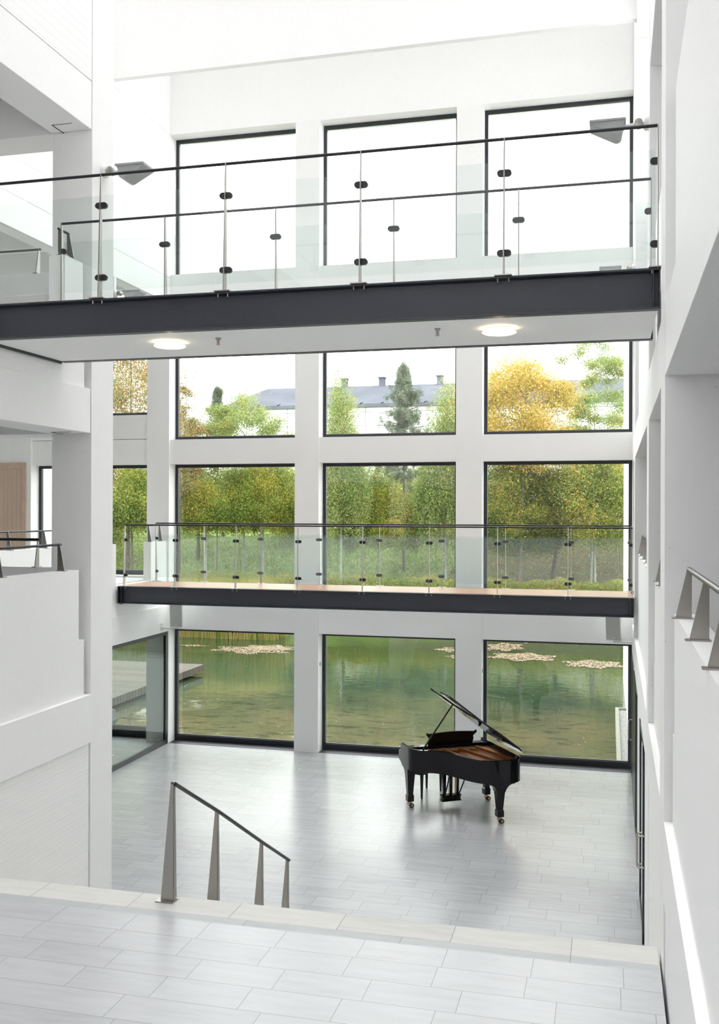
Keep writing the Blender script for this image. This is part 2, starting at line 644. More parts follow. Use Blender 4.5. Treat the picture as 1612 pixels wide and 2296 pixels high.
M['litter'] = m_leaf('fallen_leaves', [(.3, (.50, .30, .10)), (.55, (.62, .40, .20)), (.8, (.75, .60, .35))], .1)
M['leaf_green'] = m_leaf('leaves_birch_green', [(.05, (.08, .14, .02)), (.35, (.22, .32, .05)), (.62, (.42, .48, .10)), (.88, (.74, .50, .08))])
M['leaf_pale'] = m_leaf('leaves_pale_birch', [(.05, (.13, .21, .05)), (.35, (.30, .41, .12)), (.65, (.46, .55, .20)), (.9, (.70, .54, .18))])
M['leaf_dark'] = m_leaf('leaves_dark_green', [(.05, (.030, .06, .008)), (.35, (.10, .18, .018)), (.62, (.25, .32, .04)), (.88, (.70, .46, .05))])
M['leaf_yellow'] = m_leaf('leaves_maple_yellow', [(.05, (.20, .24, .05)), (.35, (.55, .43, .08)), (.6, (.80, .57, .12)), (.9, (.82, .48, .12))])
M['leaf_orange'] = m_leaf('leaves_oak_orange', [(.05, (.16, .21, .07)), (.45, (.32, .35, .14)), (.68, (.55, .34, .14)), (.9, (.70, .32, .12))])
M['leaf_pine'] = m_leaf('needles_pine', [(.05, (.12, .16, .10)), (.5, (.24, .29, .20)), (.9, (.34, .37, .26))], .15)
M['leaf_hedge'] = m_leaf('leaves_hedge', [(.05, (.17, .24, .03)), (.45, (.38, .46, .07)), (.7, (.55, .50, .10)), (.92, (.80, .42, .10))])

# ------------------------------------------------------------------ key dimensions (metres, hall floor z = 0)
FY = 18.95              # inner plane of the window wall
FR = 19.28              # window frame plane
LW = -8.87              # left hall wall
LC = -5.68              # hall side of the left column
TOPZ = 18.5
HEAD = [2.37, 5.80, 9.22, 12.64]
SILL = [0.0, 2.90, 6.31, 9.74]


def RX(y):
    return .36 + .005 * (y - 6.9)


# ------------------------------------------------------------------ floors
struct(MB().box(-16, 4, 7.2, FR + .1, -.3, 0).build('floor', M['tile']), 'pale stone tiled hall floor', 'floor')
struct(MB().box(-16, 4, -4, 7.2, -.3, 0).build('floor_rear', M['white_in']), 'floor under the stair landing', 'floor')
LX = RX(7.0) - .015
struct(MB().box(LC, LX, -4, 6.95, 1.5, 1.71).build('floor_landing', M['tile_land']), 'pale tiled landing at the top of the hall stairs', 'floor')
struct(MB().box(LC, LX, 6.95, 7.06, 1.5, 1.709).build('trim_1', M['tile_groove']), 'narrow tile border behind the stair nosing', 'trim')
struct(MB().box(LC, LX, 7.06, 7.36, 1.55, 1.71).build('trim_2', M['nosing'], bevel=.006), 'rough stone nosing of the top stair', 'trim')
steps = MB()
nst = 10
for i in range(1, nst):
    z1 = 1.71 - i * .171
    steps.box(LC, LX, 7.36 + (i - 1) * .30 - .01, 7.36 + i * .30, 0, z1)
steps.box(LC, LX, 3, 7.3, 0, 1.5)
struct(steps.build('floor_stairs', M['nosing']), 'stone stairs going down to the hall', 'stairs')

# ------------------------------------------------------------------ window wall (facade)
cols = [(-12.60, -12.10), (-9.37, LW + .0), (-6.13, -5.63), (-2.87, -2.365)]
for i, (a, b) in enumerate(cols):
    top = HEAD[3] if i >= 2 else 9.3
    struct(MB().box(a, b, FY, FR + .12, 0, top).build('column_facade', M['concrete']), 'white column of the tall window wall', 'column')
struct(MB().box(RX(FY), RX(FY) + .6, FY, FR + .5, 0, TOPZ).build('wall_corner', M['white']), 'white corner where window wall meets side wall', 'wall')

bays = [(-12.10, -9.37), (LW, -6.13), (-5.63, -2.87), (-2.365, RX(FY))]
wnum = 0


def window(x0, x1, z0, z1, wf=.065, bot=None, label=''):
    global wnum
    wnum += 1
    bot = wf if bot is None else bot
    m = MB()
    y0, y1 = FR - .02, FR + .06
    m.box(x0, x0 + wf, y0, y1, z0, z1)
    m.box(x1 - wf, x1, y0, y1, z0, z1)
    m.box(x0 + wf, x1 - wf, y0, y1, z0, z0 + bot)
    m.box(x0 + wf, x1 - wf, y0, y1, z1 - wf, z1)
    m.box(x0 + wf, x1 - wf, y0 + .03, y1, z0 + bot, z0 + bot + .015)
    f = m.build('window_%d' % wnum, M['frame'], bevel=.004)
    struct(f, label or 'dark framed window of the tall window wall', 'window')
    MB().box(x0 + wf, x1 - wf, FR + .02, FR + .032, z0 + bot, z1 - wf).build('pane', M['glass_win'], f)
    return f


lvl = ['ground floor', 'first floor', 'second floor', 'top']
for bi, (x0, x1) in enumerate(bays[1:]):
    where = ['left', 'middle', 'right'][bi]
    window(x0, x1, 0, HEAD[0], bot=.115, label='large dark framed %s window at floor level onto the pond' % where)
    window(x0, x1, SILL[1], HEAD[1], label='dark framed %s window behind the wooden bridge' % where)
    window(x0, x1, SILL[2], HEAD[2], label='dark framed %s window with trees and grey roof outside' % where)
    window(x0, x1, SILL[3], HEAD[3], label='dark framed %s window at the top showing white sky' % where)
x0, x1 = bays[0]
window(x0, x1, 0, HEAD[0], bot=.22, label='side room window at floor level onto the jetty')
window(x0, x1, 3.46, HEAD[1], bot=.09, label='gallery window beside the oak door')
window(x0, x1, 6.84, HEAD[2] + .3, label='upper side window with trees outside')

sp_i = 0
for bi, (x0, x1) in enumerate(bays[1:]):
    for k in range(3):
        m = MB().box(x0 - .03 if bi else x0, x1, FY + .05, FR + .1, HEAD[k], SILL[k + 1])
        struct(m.build('wall_spandrel', M['concrete']), 'white concrete spandrel between two windows', 'wall')
m = MB().box(x0, x1, FY, FY + .01, 0, .01)
x0, x1 = bays[0]
for z0, z1 in ((HEAD[0], 3.46), (HEAD[1], 6.325), (6.335, 6.84)):
    struct(MB().box(x0, x1, FY + .05, FR + .1, z0, z1).build('wall_spandrel', M['concrete']), 'white concrete panel below a gallery window', 'wall')
struct(MB().box(-16, -12.60, FY, FR + .1, 0, 9.3).build('wall_gallery', M['white']), 'white wall around the oak door', 'wall')
# top of the window wall and the upper wall stepping out above the groove
struct(MB().box(LW, RX(FY), FY, FR + .3, HEAD[3], 13.92).build('wall_back', M['white']), 'white wall above the top windows', 'wall')
struct(MB().box(LW - .5, RX(FY) + .6, FY, FR + .3, 13.92, TOPZ).build('wall_back_upper', M['white']), 'white upper part of the window wall', 'wall')
struct(MB().box(LW, RX(16.45), 16.42, 16.54, 12.72, 14.2).build('beam_roof', M['white']), 'deep white roof beam across the hall', 'beam')
for yb in np.arange(-3.2, 18.5, 1.35):  # unseen baffles, added to temper the light on the upper walls
    struct(MB().box(LW if yb > 10.6 else LC, RX(yb), yb, yb + .12, 15.4, 18.1).build('added_light_baffle', M['baffle']), 'added deep grey baffle shaping the roof light', 'ceiling')
# dark convector grilles in the window recesses
for x0, x1 in bays[1:]:
    struct(MB().box(x0 + .01, x1 - .01, FY + .02, FR - .02, -.01, .006).build('trim_grille', M['grille']), 'dark floor grille in front of a window', 'grille')
# socket on reveal of the columns
for xx, zz, lb in ((-5.63, 1.72, 'small black socket in the reveal of the left inner column'), (-2.365, 1.72, 'small black socket in the reveal of the right inner column')):
    tag(MB().box(xx - .005, xx + .006, FY + .12, FY + .15, zz, zz + .07).build('wall_socket', M['rubber']), lb, 'socket')

# ------------------------------------------------------------------ left hall wall (X = LW)
struct(MB().box(LW - .3, LW, 10.6, FR, 9.15, 9.665).build('wall_left_beam', M['white']), 'white beam under the left brick wall', 'wall')
m = MB().box(LW - .3, LW, 10.6, FR, 9.672, TOPZ)
struct(m.build('wall_left', M['brick']), 'white painted brick wall high on the left', 'wall')
for z in (10.25, 12.64):
    struct(MB().box(LW - .01, LW + .004, 10.6, FY, z, z + .012).build('trim_3', M['white_in']), 'thin joint line in the left brick wall', 'trim')
# beams and parapets over the glass wall of the ground floor
struct(MB().box(LW - .3, LW, 10.6, FY, 2.33, 2.86).build('wall_left_lower_beam', M['white']), 'white beam above the side glass wall', 'wall')
struct(MB().box(LW - .25, LW - .035, 10.6, FY, 2.86, 3.42).build('wall_left_lower', M['white']), 'white wall panel under the side gallery', 'wall')
struct(MB().box(LW - .20, LW - .035, 10.6, 16.75, 3.42, 4.20).build('wall_parapet_left', M['white']), 'white side gallery parapet', 'parapet')
struct(MB().box(LW - .20, LW - .035, 18.2, FY, 3.42, 4.20).build('wall_parapet_left', M['white']), 'short white parapet between wooden bridge and windows', 'parapet')
# glass wall on the ground floor
gx = LW
m = MB()
m.box(gx - .05, gx + .0, 12.0, FY - .03, 0, .10)
m.box(gx - .05, gx + .0, 12.0, FY - .03, 2.26, 2.33)
m.box(gx - .05, gx + .0, FY - .13, FY - .03, .10, 2.26)
m.box(gx - .05, gx + .0, 12.0, 12.07, .10, 2.26)
f = m.build('window_16', M['frame'])
struct(f, 'side glass wall between the hall and a side room', 'window')
MB().box(gx - .030, gx - .018, 12.07, FY - .13, .10, 2.26).build('pane', M['glass_side'], f)
struct(MB().box(gx - .3, gx, 10.6, 12.0, 0, 2.33).build('wall_left_rear', M['white']), 'white wall beside the side glass wall', 'wall')
# side gallery slab, ceilings, far wall
struct(MB().box(-16, LW - .20, 10.6, FR, 3.2, 3.42).build('floor_gallery', M['gallery_floor']), 'floor of the side gallery', 'floor')
struct(MB().box(-16.3, -16, -4, FR + .1, 0, TOPZ).build('wall_far_left', M['white_in']), 'far left wall', 'wall')
struct(MB().box(-16, LW - .3, 10.6, FR, 9.67, 9.9).build('ceiling_gallery', M['white_in']), 'ceiling over the side gallery', 'ceiling')
for y in (11.6, 13.2, 14.8, 16.4, 18.0):
    struct(MB().box(-16, LW - .3, y, y + .28, 9.25, 9.67).build('ceiling_beam', M['white_in']), 'white ceiling beam over the side gallery', 'beam')
# oak door in the gallery wall
d = MB()
d.box(-13.40, -13.32, FY - .04, FY + .0, 3.42, 5.86)
d.box(-12.31, -12.20, FY - .04, FY + .0, 3.42, 5.86)
d.box(-13.32, -12.31, FY - .04, FY + .0, 5.72, 5.86)
df = d.build('door_1', M['wood_oak'], bevel=.004)
struct(df, 'pale oak door on the side gallery', 'door')
MB().box(-13.32, -12.31, FY - .03, FY - .002, 3.42, 5.72).build('door_leaf', M['wood_door'], df)
MB().tube([(-13.22, FY - .08, 4.4), (-13.12, FY - .08, 4.4)], .011).tube([(-13.22, FY - .02, 4.4), (-13.22, FY - .08, 4.4)], .011).build('door_handle', M['steel'], df)

# ------------------------------------------------------------------ left column and near gallery
struct(MB().box(LC - .5, LC, 10.1, 10.6, 0, TOPZ).build('column_left', M['concrete']), 'big white concrete column on the left', 'column')
struct(MB().box(LC - .30, LC, -4, 10.06, 0, 2.19).build('wall_left_brick', M['brick']), 'white brick wall beside the stair landing', 'wall')


def panel_profile(xa, xb, y0, y1, zb, zj, zt, end, name, label, yl=None):
    """parapet panel: lower part to y1-.1, upper part stops at end"""
    m = MB().box(xa, xb, y0, y1, zb, zj)
    m.box(xa, xb, y0, end, zj, zt)
    return struct(m.build(name, M['white']), label, 'parapet')


# level 0 beam with its ledge, level 1 parapet
struct(MB().box(LC - .5, LC + .03, -4, 10.07, 2.20, 2.745).build('wall_left_ledge', M['white'], bevel=.004), 'white beam with a bright ledge left of the stairs', 'wall')
panel_profile(LC - .17, LC - .02, -4, 9.985, 2.745, 3.37, 4.155, 9.87, 'wall_parapet_left_near', 'white gallery parapet left of the stairs')
struct(MB().box(LC - .5, LC, -4, 10.075, 5.69, 6.19).build('wall_left_beam_near', M['white'], bevel=.004), 'white beam under the steel bridge end', 'beam')
m = MB().box(LC - .17, LC - .03, -4, 9.99, 6.19, 6.56)
struct(m.build('wall_parapet_left_upper', M['white']), 'white panel under the steel bridge end', 'parapet')
struct(MB().box(LC - .20, LC - .01, 9.54, 9.92, 6.56, 7.57).build('wall_parapet_end', M['concrete']), 'short white parapet beside the steel bridge', 'parapet')
struct(MB().box(LC - .17, LC - .01, -4, 8.0, 6.56, 7.57).build('wall_parapet_left_upper', M['white']), 'upper gallery parapet left of the steel bridge', 'parapet')
struct(MB().box(LC - .5, LC, -4, 10.08, 9.12, 9.66).build('wall_left_beam_top', M['white'], bevel=.004), 'white beam at the top left', 'beam')
struct(MB().box(LC - .3, LC - .004, -4, 10.09, 9.675, TOPZ).build('wall_left_brick_upper', M['brick']), 'white brick wall above the top left beam', 'wall')
# notch pads where beams sit on the column
for z in (9.12, 5.69):
    struct(MB().box(LC - .37, LC - .36, 9.86, 10.1, z - .004, z + .05).box(LC - .36, LC - .12, 9.86, 9.866, z - .004, z + .01).build('trim_4', M['rubber']), 'dark joint line under a beam on the column', 'trim')
# cross beams behind the column, running left
for zb, zt, nm in ((2.20, 2.745, 0), (5.69, 6.19, 1), (9.12, 9.66, 2)):
    struct(MB().box(LW, LC - .5, 10.1, 10.58, zb, zt).build('beam_cross', M['white']), 'white cross beam left of the column', 'beam')
struct(MB().box(LW, LC - .5, 10.3, 10.45, 2.745, 4.15).build('wall_parapet_cross', M['white']), 'grey shaded parapet behind the column', 'parapet')
struct(MB().box(LW, LC - .5, 10.3, 10.45, 6.19, 7.59).build('wall_parapet_cross', M['white']), 'upper cross parapet behind the column', 'parapet')
struct(MB().box(LW, LC - .5, 10.3, 10.5, 9.66, TOPZ).build('wall_cross_top', M['white']), 'white wall above the cross beam', 'wall')
# near gallery slabs and ceilings
struct(MB().box(-16, LC - .17, -4, 10.3, 3.2, 3.42).build('floor_gallery_near', M['gallery_floor']), 'floor of the near gallery', 'floor')
struct(MB().box(-16, LC - .17, -4, 10.3, 6.62, 6.84).build('floor_gallery_upper', M['white_in']), 'floor of the upper gallery', 'floor')
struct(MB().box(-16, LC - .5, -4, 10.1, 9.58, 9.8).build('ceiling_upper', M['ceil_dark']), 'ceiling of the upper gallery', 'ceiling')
struct(MB().box(-16, LC - .5, -4, 10.1, 6.12, 6.30).build('ceiling_near', M['white_in']), 'ceiling of the near gallery', 'ceiling')

# ------------------------------------------------------------------ right side: pillars, beams, parapets
PIL = [(6.9, 7.45), (10.1, 10.6), (16.9, 17.4)]
for (a, b), lb in zip(PIL, ('white concrete pillar nearest on the right', 'second white pillar on the right', 'third white pillar near the windows')):
    x = RX(a)
    struct(MB().box(x, x + .55, a, b, 0, TOPZ).build('column_right', M['concrete']), lb, 'column')


def rslab(y0, y1, z0, z1, off, w, name, label, material='white', bev=0):
    """piece of the right wall following its slight skew"""
    a, b = RX(y0) + off, RX(y1) + off
    m = MB().hexa([(a, y0, z0), (a + w, y0, z0), (b + w, y1, z0), (b, y1, z0)], [(a, y0, z1), (a + w, y0, z1), (b + w, y1, z1), (b, y1, z1)])
    return struct(m.build(name, M[material], bevel=bev), label, 'wall')


spans = [(-4, 6.9, 'nearest'), (7.45, 10.1, 'second'), (10.6, 16.9, 'third'), (17.4, FY, 'last')]
for i, (y0, y1, lb) in enumerate(spans):
    e = y1 - .02
    s0 = y0 + (.02 if i else 0)
    off = 0
    rslab(s0, e, 2.22, 2.75, off - .002, .5, 'wall_right_ledge', 'white ledge beam of the %s right bay' % lb, bev=.003)
    m = MB()
    for (za, zb, c) in ((2.75, 3.35, .06), (3.35, 4.155, .2)):
        a0 = s0 + (c if i else 0)
        a1 = e - c
        if i == 3:
            a0, a1 = s0, e
        xa, xb = RX(a0) + .052, RX(a1) + .052
        m.hexa([(xa, a0, za), (xa + .15, a0, za), (xb + .15, a1, za), (xb, a1, za)], [(xa, a0, zb), (xa + .15, a0, zb), (xb + .15, a1, zb), (xb, a1, zb)])
    struct(m.build('wall_parapet_right', M['white']), 'white gallery parapet of the %s right bay' % lb, 'parapet')
    rslab(s0, e, 5.72, 6.2, off, .5, 'beam_right', 'white beam of the %s right bay' % lb, bev=.003)
    a0, a1 = s0 + (.2 if i else 0), e - .2
    if i == 3:
        a0, a1 = s0, e
    rslab(a0, a1, 6.2, 7.56, .052, .15, 'wall_parapet_right_upper', 'white upper parapet of the %s right bay' % lb)
    if i != 2:
        rslab(s0, e, 9.18, TOPZ, off + .001, .5, 'wall_right_upper', 'white upper wall of the %s right bay' % lb, bev=.003)
    else:
        rslab(s0, e, 12.62, TOPZ, off + .001, .5, 'wall_right_upper', 'white upper wall of the %s right bay' % lb)
# ground floor below the ledge
rslab(-4, 6.88, 0, 2.22, .01, .3, 'wall_right_ground', 'white brick wall under the nearest ledge', 'brick')
rslab(7.45, 10.1, 0, 2.22, .01, .3, 'wall_right_ground', 'white brick wall under the second ledge', 'brick')
rslab(10.6, 11.45, 0, 2.22, .01, .3, 'wall_right_ground', 'white brick wall beside the glass doors', 'brick')
rslab(11.72, 12.62, 0, 2.22, .006, .3, 'wall_right_ground', 'white panel painting the brightness of the door glass', 'white')  # added panel: its white stands for light on the door glass
rslab(12.93, 14.6, 0, 2.22, .0, .3, 'wall_right_ground', 'narrow white wall between glass doors', 'white')
# gallery slabs and rear walls on the right
for z, nm in ((3.2, 'lower'), (6.62, 'upper')):
    struct(MB().box(RX(10) + .2, 4, -4, FY, z, z + .22).build('floor_right', M['gallery_floor']), '%s gallery floor behind the right parapets' % nm, 'floor')
struct(MB().box(4, 4.3, -4, FY + .4, 0, TOPZ).build('wall_right_rear', M['white_in']), 'rear wall of the right galleries', 'wall')
struct(MB().box(RX(10) + .5, 4, -4, FY, 9.7, 9.9).build('ceiling_right', M['white_in']), 'ceiling of the right galleries', 'ceiling')
struct(MB().box(RX(10) + .5, 4, FY, FR, 0, TOPZ).build('wall_right_end', M['white_in']), 'end wall of the right galleries', 'wall')
struct(MB().box(-16.3, -5.6, -4.3, -4, 4.2, TOPZ).box(-5.6, 4.3, -4.3, -4, 4.2, 6.9).box(-5.6, 4.3, -4.3, -4, 8.1, TOPZ).build('wall_rear', M['white_in']), 'rear wall behind the landing with an added opening for fill daylight', 'wall')  # high opening added behind the camera to brighten the camera-facing sides
struct(MB().box(-16.3, 4.3, -4.3, -4, 0, 4.2).build('wall_rear', M['white_in']), 'low rear wall behind the landing', 'wall')


# glass doors of the right wall
def gdoor(num, y0, y1, label, stiles, handles):
    m = MB()
    for a, b in stiles:
        m.box(RX(a) - .012, RX(a) + .05, a, b, 0, 2.22)
    m.box(RX(y0) - .005, RX(y0) + .05, y0, y1, 2.14, 2.22)
    m.box(RX(y0) - .005, RX(y0) + .05, y0, y1, 0, .09)
    f = m.build('door_%d' % num, M['frame'])
    struct(f, label, 'door')
    MB().box(RX(y0) + .015, RX(y0) + .027, y0, y1, .09, 2.14).build('pane', M['glass_win'], f)
    for hy in handles:
        x = RX(hy)
        for zz in ((.87, 1.22),):
            MB().tube([(x, hy, zz[0]), (x - .055, hy, zz[0]), (x - .07, hy, zz[0] + .02), (x - .07, hy, zz[1] - .02), (x - .055, hy, zz[1]), (x, hy, zz[1])], .011).build('door_handle', M['steel'], f)
    return f


gdoor(2, 11.45, 12.93, 'glass double door in black frames nearest on the right', [(11.45, 11.60), (12.70, 12.93)], [11.52, 11.40])
gdoor(3, 14.6, 16.88, 'black framed glass door left of the white pier', [(15.4, 16.88), (14.6, 14.7)], [])
gdoor(4, 17.42, FY - .02, 'black framed glass door next to the window wall', [(17.42, 17.9), (18.55, FY - .03)], [17.8])


# ------------------------------------------------------------------ railings
def post_plate(h, wb, wt, th, along, side, r0=.0):
    """tapered steel plate; `along` = axis of the plate's width, side = +1/-1: where the slanted edge lies"""
    m = MB()
    t = th / 2
    # vertical edge at 0, slanted edge from wb (bottom) to wt (top)
    def P(a, c, z):
        a *= side
        return (a, c, z) if along == 'x' else (c, a, z)
    b = [P(-.012, -t, 0), P(wb, -t, 0), P(wb, t, 0), P(-.012, t, 0)]
    u = [P(-.012, -t, h), P(wt, -t, h), P(wt, t, h), P(-.012, t, h)]
    m.hexa(b, u)
    return m


def clamp(parent, z, along, rx, ox, half=None):
    """pill shaped glass clamp; long axis along x"""
    m = MB()
    r = .027
    L = .032
    pts = []
    x_lo, x_hi = -L, L
    if half == 'r':
        x_lo = 0
    if half == 'l':
        x_hi = 0
    n = 8
    if half != 'l':
        pts += [(x_hi + r * math.cos(a), r * math.sin(a)) for a in [(-PI / 2 + PI * k / n) for k in range(n + 1)]]
    else:
        pts += [(0, -r), (0, r)]
    if half != 'r':
        pts += [(x_lo - r * math.cos(a), -r * math.sin(a)) for a in [(-PI / 2 + PI * k / n) for k in range(n + 1)]]
    else:
        pts += [(0, r), (0, -r)]
    vs = [(p[0], -.014, p[1]) for p in pts] + [(p[0], .014, p[1]) for p in pts]
    k = len(pts)
    m.add(vs, [tuple(range(k)), tuple(reversed(range(k, 2 * k)))] + [(i, (i + 1) % k, k + (i + 1) % k, k + i) for i in range(k)])
    m.xf(Matrix.Translation((0, ox, z)))
    return m.build('clamp', M['rubber'], parent)


def bridge(name, label, xs, xe, yn, yf, zd, xpn, xpf, deckmat, lamps, left_full=True, zrail=1.145):
    """steel footbridge running along X between xs and xe, railings at y = yn (near) and yf (far)"""
    B = thing(name, label, 'bridge', ((xs + xe) / 2, (yn + yf) / 2, zd))
    ox, oy, oz = (xs + xe) / 2, (yn + yf) / 2, zd

    def loc(m):
        m.v = [(v[0] - ox, v[1] - oy, v[2] - oz) for v in m.v]
        return m
    # channel beams: flanges turned outwards, end stiffeners
    for y, s in ((yn, -1), (yf, 1)):
        m = MB()
        yi = y - s * .02
        yo = y + s * .075
        a, b = sorted((yi, yo))
        m.box(xs, xe, a, b, zd - .017, zd)
        m.box(xs, xe, a, b, zd - .322, zd - .305)
        wa, wb = sorted((yi, yi + s * .012))
        m.box(xs, xe, wa, wb, zd - .305, zd - .017)
        for e0, e1 in ((xs, xs + .012), (xe - .06, xe - .048), (xe - .012, xe), (xs + .07, xs + .082)):
            m.box(e0, e1, a, b, zd - .305, zd - .017)
        loc(m).build('beam', M['steel_blue'], B, bevel=.003)
    for e0 in (xs,):
        loc(MB().box(e0, e0 + .02, yn + .02, yf - .02, zd - .345, zd - .03)).build('end_plate', M['frame'], B)
    m = MB().box(xs + .02, xe - .02, yn + .02, yf - .02, zd - .03, zd + .004)
    loc(m).build('deck', deckmat, B)
    m = MB().box(xs + .02, xe - .02, yn + .03, yf - .03, zd - .318, zd - .30)
    loc(m).build('soffit', M['white'], B)
    for y, s, xps in ((yn, -1, xpn), (yf, 1, xpf)):
        yr = y - s * .0
        top = zd + zrail + (.012 if s > 0 else -.006)
        # slanted edge faces outwards
        m = MB().tube([(xps[0] - (.0 if left_full else 0), yr, top), (xps[-1], yr, top)], .0135)
        loc(m).build('handrail', M['rail'], B, smooth=True)
        for i, x in enumerate(xps):
            m = post_plate(top - zd + .004, .062, .014, .010, 'y', s)
            m.box(-.07, .07, min(0, s * .09) - .015, max(0, s * .09) + .0, 0, .009)
            for bx in (-.045, .045):
                m.tube([(bx, s * .065, .009), (bx, s * .065, -.045)], .006, 8)
            p = m.build('post', M['steel'], B)
            p.location = (x - ox, yr - oy, 0)
            half = 'r' if i == 0 else ('l' if i == len(xps) - 1 else None)
            for zc in (.205, .86):
                clamp(p, zc, 'x', 0, s * -.004, half)
        for i in range(len(xps) - 1):
            a, b = xps[i] + .016, xps[i + 1] - .016
            m = MB().box(a, b, yr - .005, yr + .005, zd + .085, zd + .95)
            loc(m).build('glass_panel', M['glass_rail'], B)
    return B


xu = [-5.69, -4.49, -3.275, -2.055, -.842, .367]
bridge('footbridge', 'upper blue-grey steel footbridge with glass railings crossing near the top', -5.69, .385, 8.14, 9.48, 6.725,
       [-6.0 + .31, -4.485, -3.275, -2.05, -.84, .366], xu, M['gallery_floor'], None)
xl = [-8.75, -7.725, -6.543, -5.362, -4.181, -3.0, -1.828, -.66, .376]
bridge('footbridge', 'lower footbridge with wooden deck in front of the windows', -8.86, .395, 16.8, 18.1, 3.42, xl, xl, M['wood_deck'], None)

# round lamps and sprinklers under the upper bridge
ZS = 6.725 - .318


def soffit_lamp(x, y, label):
    T = thing('ceiling_lamp', label, 'lamp', (x, y, ZS), group='round lamps under the steel bridge')
    MB().lathe([(.10, 0), (.11, -.012), (.11, -.02)], 32).build('base', M['white_in'], T)
    for k in range(3):
        a = k * 2.1
        MB().tube([(.085 * math.cos(a), .085 * math.sin(a), -.01), (.085 * math.cos(a), .085 * math.sin(a), -.034)], .005, 8).build('spacer', M['steel'], T)
    MB().lathe([(.085, -.032), (.145, -.034), (.150, -.040), (.135, -.048), (.09, -.054), (.03, -.056)], 40).build('diffuser', M['lamp_on'], T, smooth=True)
    ld = bpy.data.lights.new('lamp_light', 'POINT')
    ld.energy = .8
    ld.color = (1, .80, .52)
    ld.shadow_soft_size = .03
    lo = bpy.data.objects.new('lamp_light', ld)
    C.objects.link(lo)
    lo.parent = T
    lo.location = (0, 0, -.018)
    return T


soffit_lamp(-4.03, 8.62, 'round lit ceiling lamp at the left under the steel bridge')
soffit_lamp(-.93, 8.62, 'round lit ceiling lamp at the right under the steel bridge')


def sprinkler(x, y, label):
    T = thing('sprinkler', label, 'sprinkler', (x, y, ZS), group='sprinklers under the steel bridge')
    MB().lathe([(.028, 0), (.026, -.01), (.014, -.02), (.013, -.034)], 20).build('base', M['sprinkler'], T, smooth=True)
    MB().tube([(-.012, 0, -.03), (-.013, 0, -.06)], .003, 8).tube([(.012, 0, -.03), (.013, 0, -.06)], .003, 8).lathe([(.016, -.060), (.016, -.064)], 16).build('frame', M['sprinkler'], T)
    MB().tube([(0, 0, -.032), (0, 0, -.058)], .004, 8).build('bulb', M['red_bulb'], T)


sprinkler(-3.50, 8.52, 'small sprinkler head beside the left round lamp')
sprinkler(-1.455, 8.52, 'small sprinkler head beside the right round lamp')


# parapet handrails
def parapet_rail(name, label, axis, fixed, a, b, z, posts, side, h=.285, w=.075, rail_r=.014, tube='rail'):
    """rail along axis ('x' or 'y'), posts at given positions, slanted edge towards `side`"""
    o = (fixed, a, z) if axis == 'y' else (a, fixed, z)
    T = thing(name, label, 'handrail', o)
    P = (lambda t, zz: (0, t - a, zz)) if axis == 'y' else (lambda t, zz: (t - a, 0, zz))
    MB().tube([P(a, h), P(b, h)], rail_r).build('rail', M[tube], T, smooth=True)
    for t in posts:
        al = 'x' if axis == 'y' else 'y'
        m = post_plate(h + .004, w, .016, .010, al, side)
        if al == 'x':
            m.box(min(-.02, side * (w + .02)), max(.02, side * (w + .02)), -.03, .03, 0, .008)
        else:
            m.box(-.03, .03, min(-.02, side * (w + .02)), max(.02, side * (w + .02)), 0, .008)
        p = m.build('post', M['steel'], T)
        p.location = P(t, 0)
    return T


parapet_rail('parapet_handrail', 'dark tube handrail on the nearest right parapet', 'y', RX(5) + .13, 1.5, 6.42, 4.155,
             [6.37, 5.28, 4.33, 3.3, 2.3], -1, h=.30, w=.085, rail_r=.016, tube='rail_grey')
parapet_rail('parapet_handrail', 'handrail on the second right parapet, mostly behind a pillar', 'y', RX(9) + .13, 7.9, 9.82, 4.155, [8.1, 9.2, 9.75], -1)
parapet_rail('parapet_handrail', 'handrail on the third right parapet between two pillars', 'y', RX(14) + .13, 11.0, 16.55, 4.155,
             [11.1, 12.2, 13.3, 14.4, 15.5, 16.4], -1)
parapet_rail('parapet_handrail', 'dark handrail on the gallery parapet left of the stairs', 'y', LC - .12, 2, 9.66, 4.155, [8.5, 9.62, 7.4, 6.3, 5.2], 1)
parapet_rail('parapet_handrail', 'short handrail on the parapet beside the steel bridge', 'y', LC - .10, 9.56, 9.78, 7.57, [9.58, 9.76], 1, h=.29)
parapet_rail('parapet_handrail', 'thick dark handrail on the cross parapet behind the column', 'x', 10.37, LW + .05, -6.50, 4.15,
             [-6.52, -7.6, -8.7], -1, h=.32, rail_r=.018)
parapet_rail('parapet_handrail', 'handrail on the upper cross parapet behind the column', 'x', 10.37, LW + .05, -6.50, 7.59, [-6.52, -7.6, -8.7], -1, h=.30)
parapet_rail('parapet_handrail', 'thin handrail on the white side gallery parapet', 'y', LW - .12, 11, 16.6, 4.20, [11.3, 12.4, 13.45, 14.45, 15.5, 16.5], 1)
parapet_rail('parapet_handrail', 'short handrail between the wooden bridge and the windows', 'y', LW - .12, 18.2, 18.9, 4.20, [18.25, 18.75], 1, h=.33)

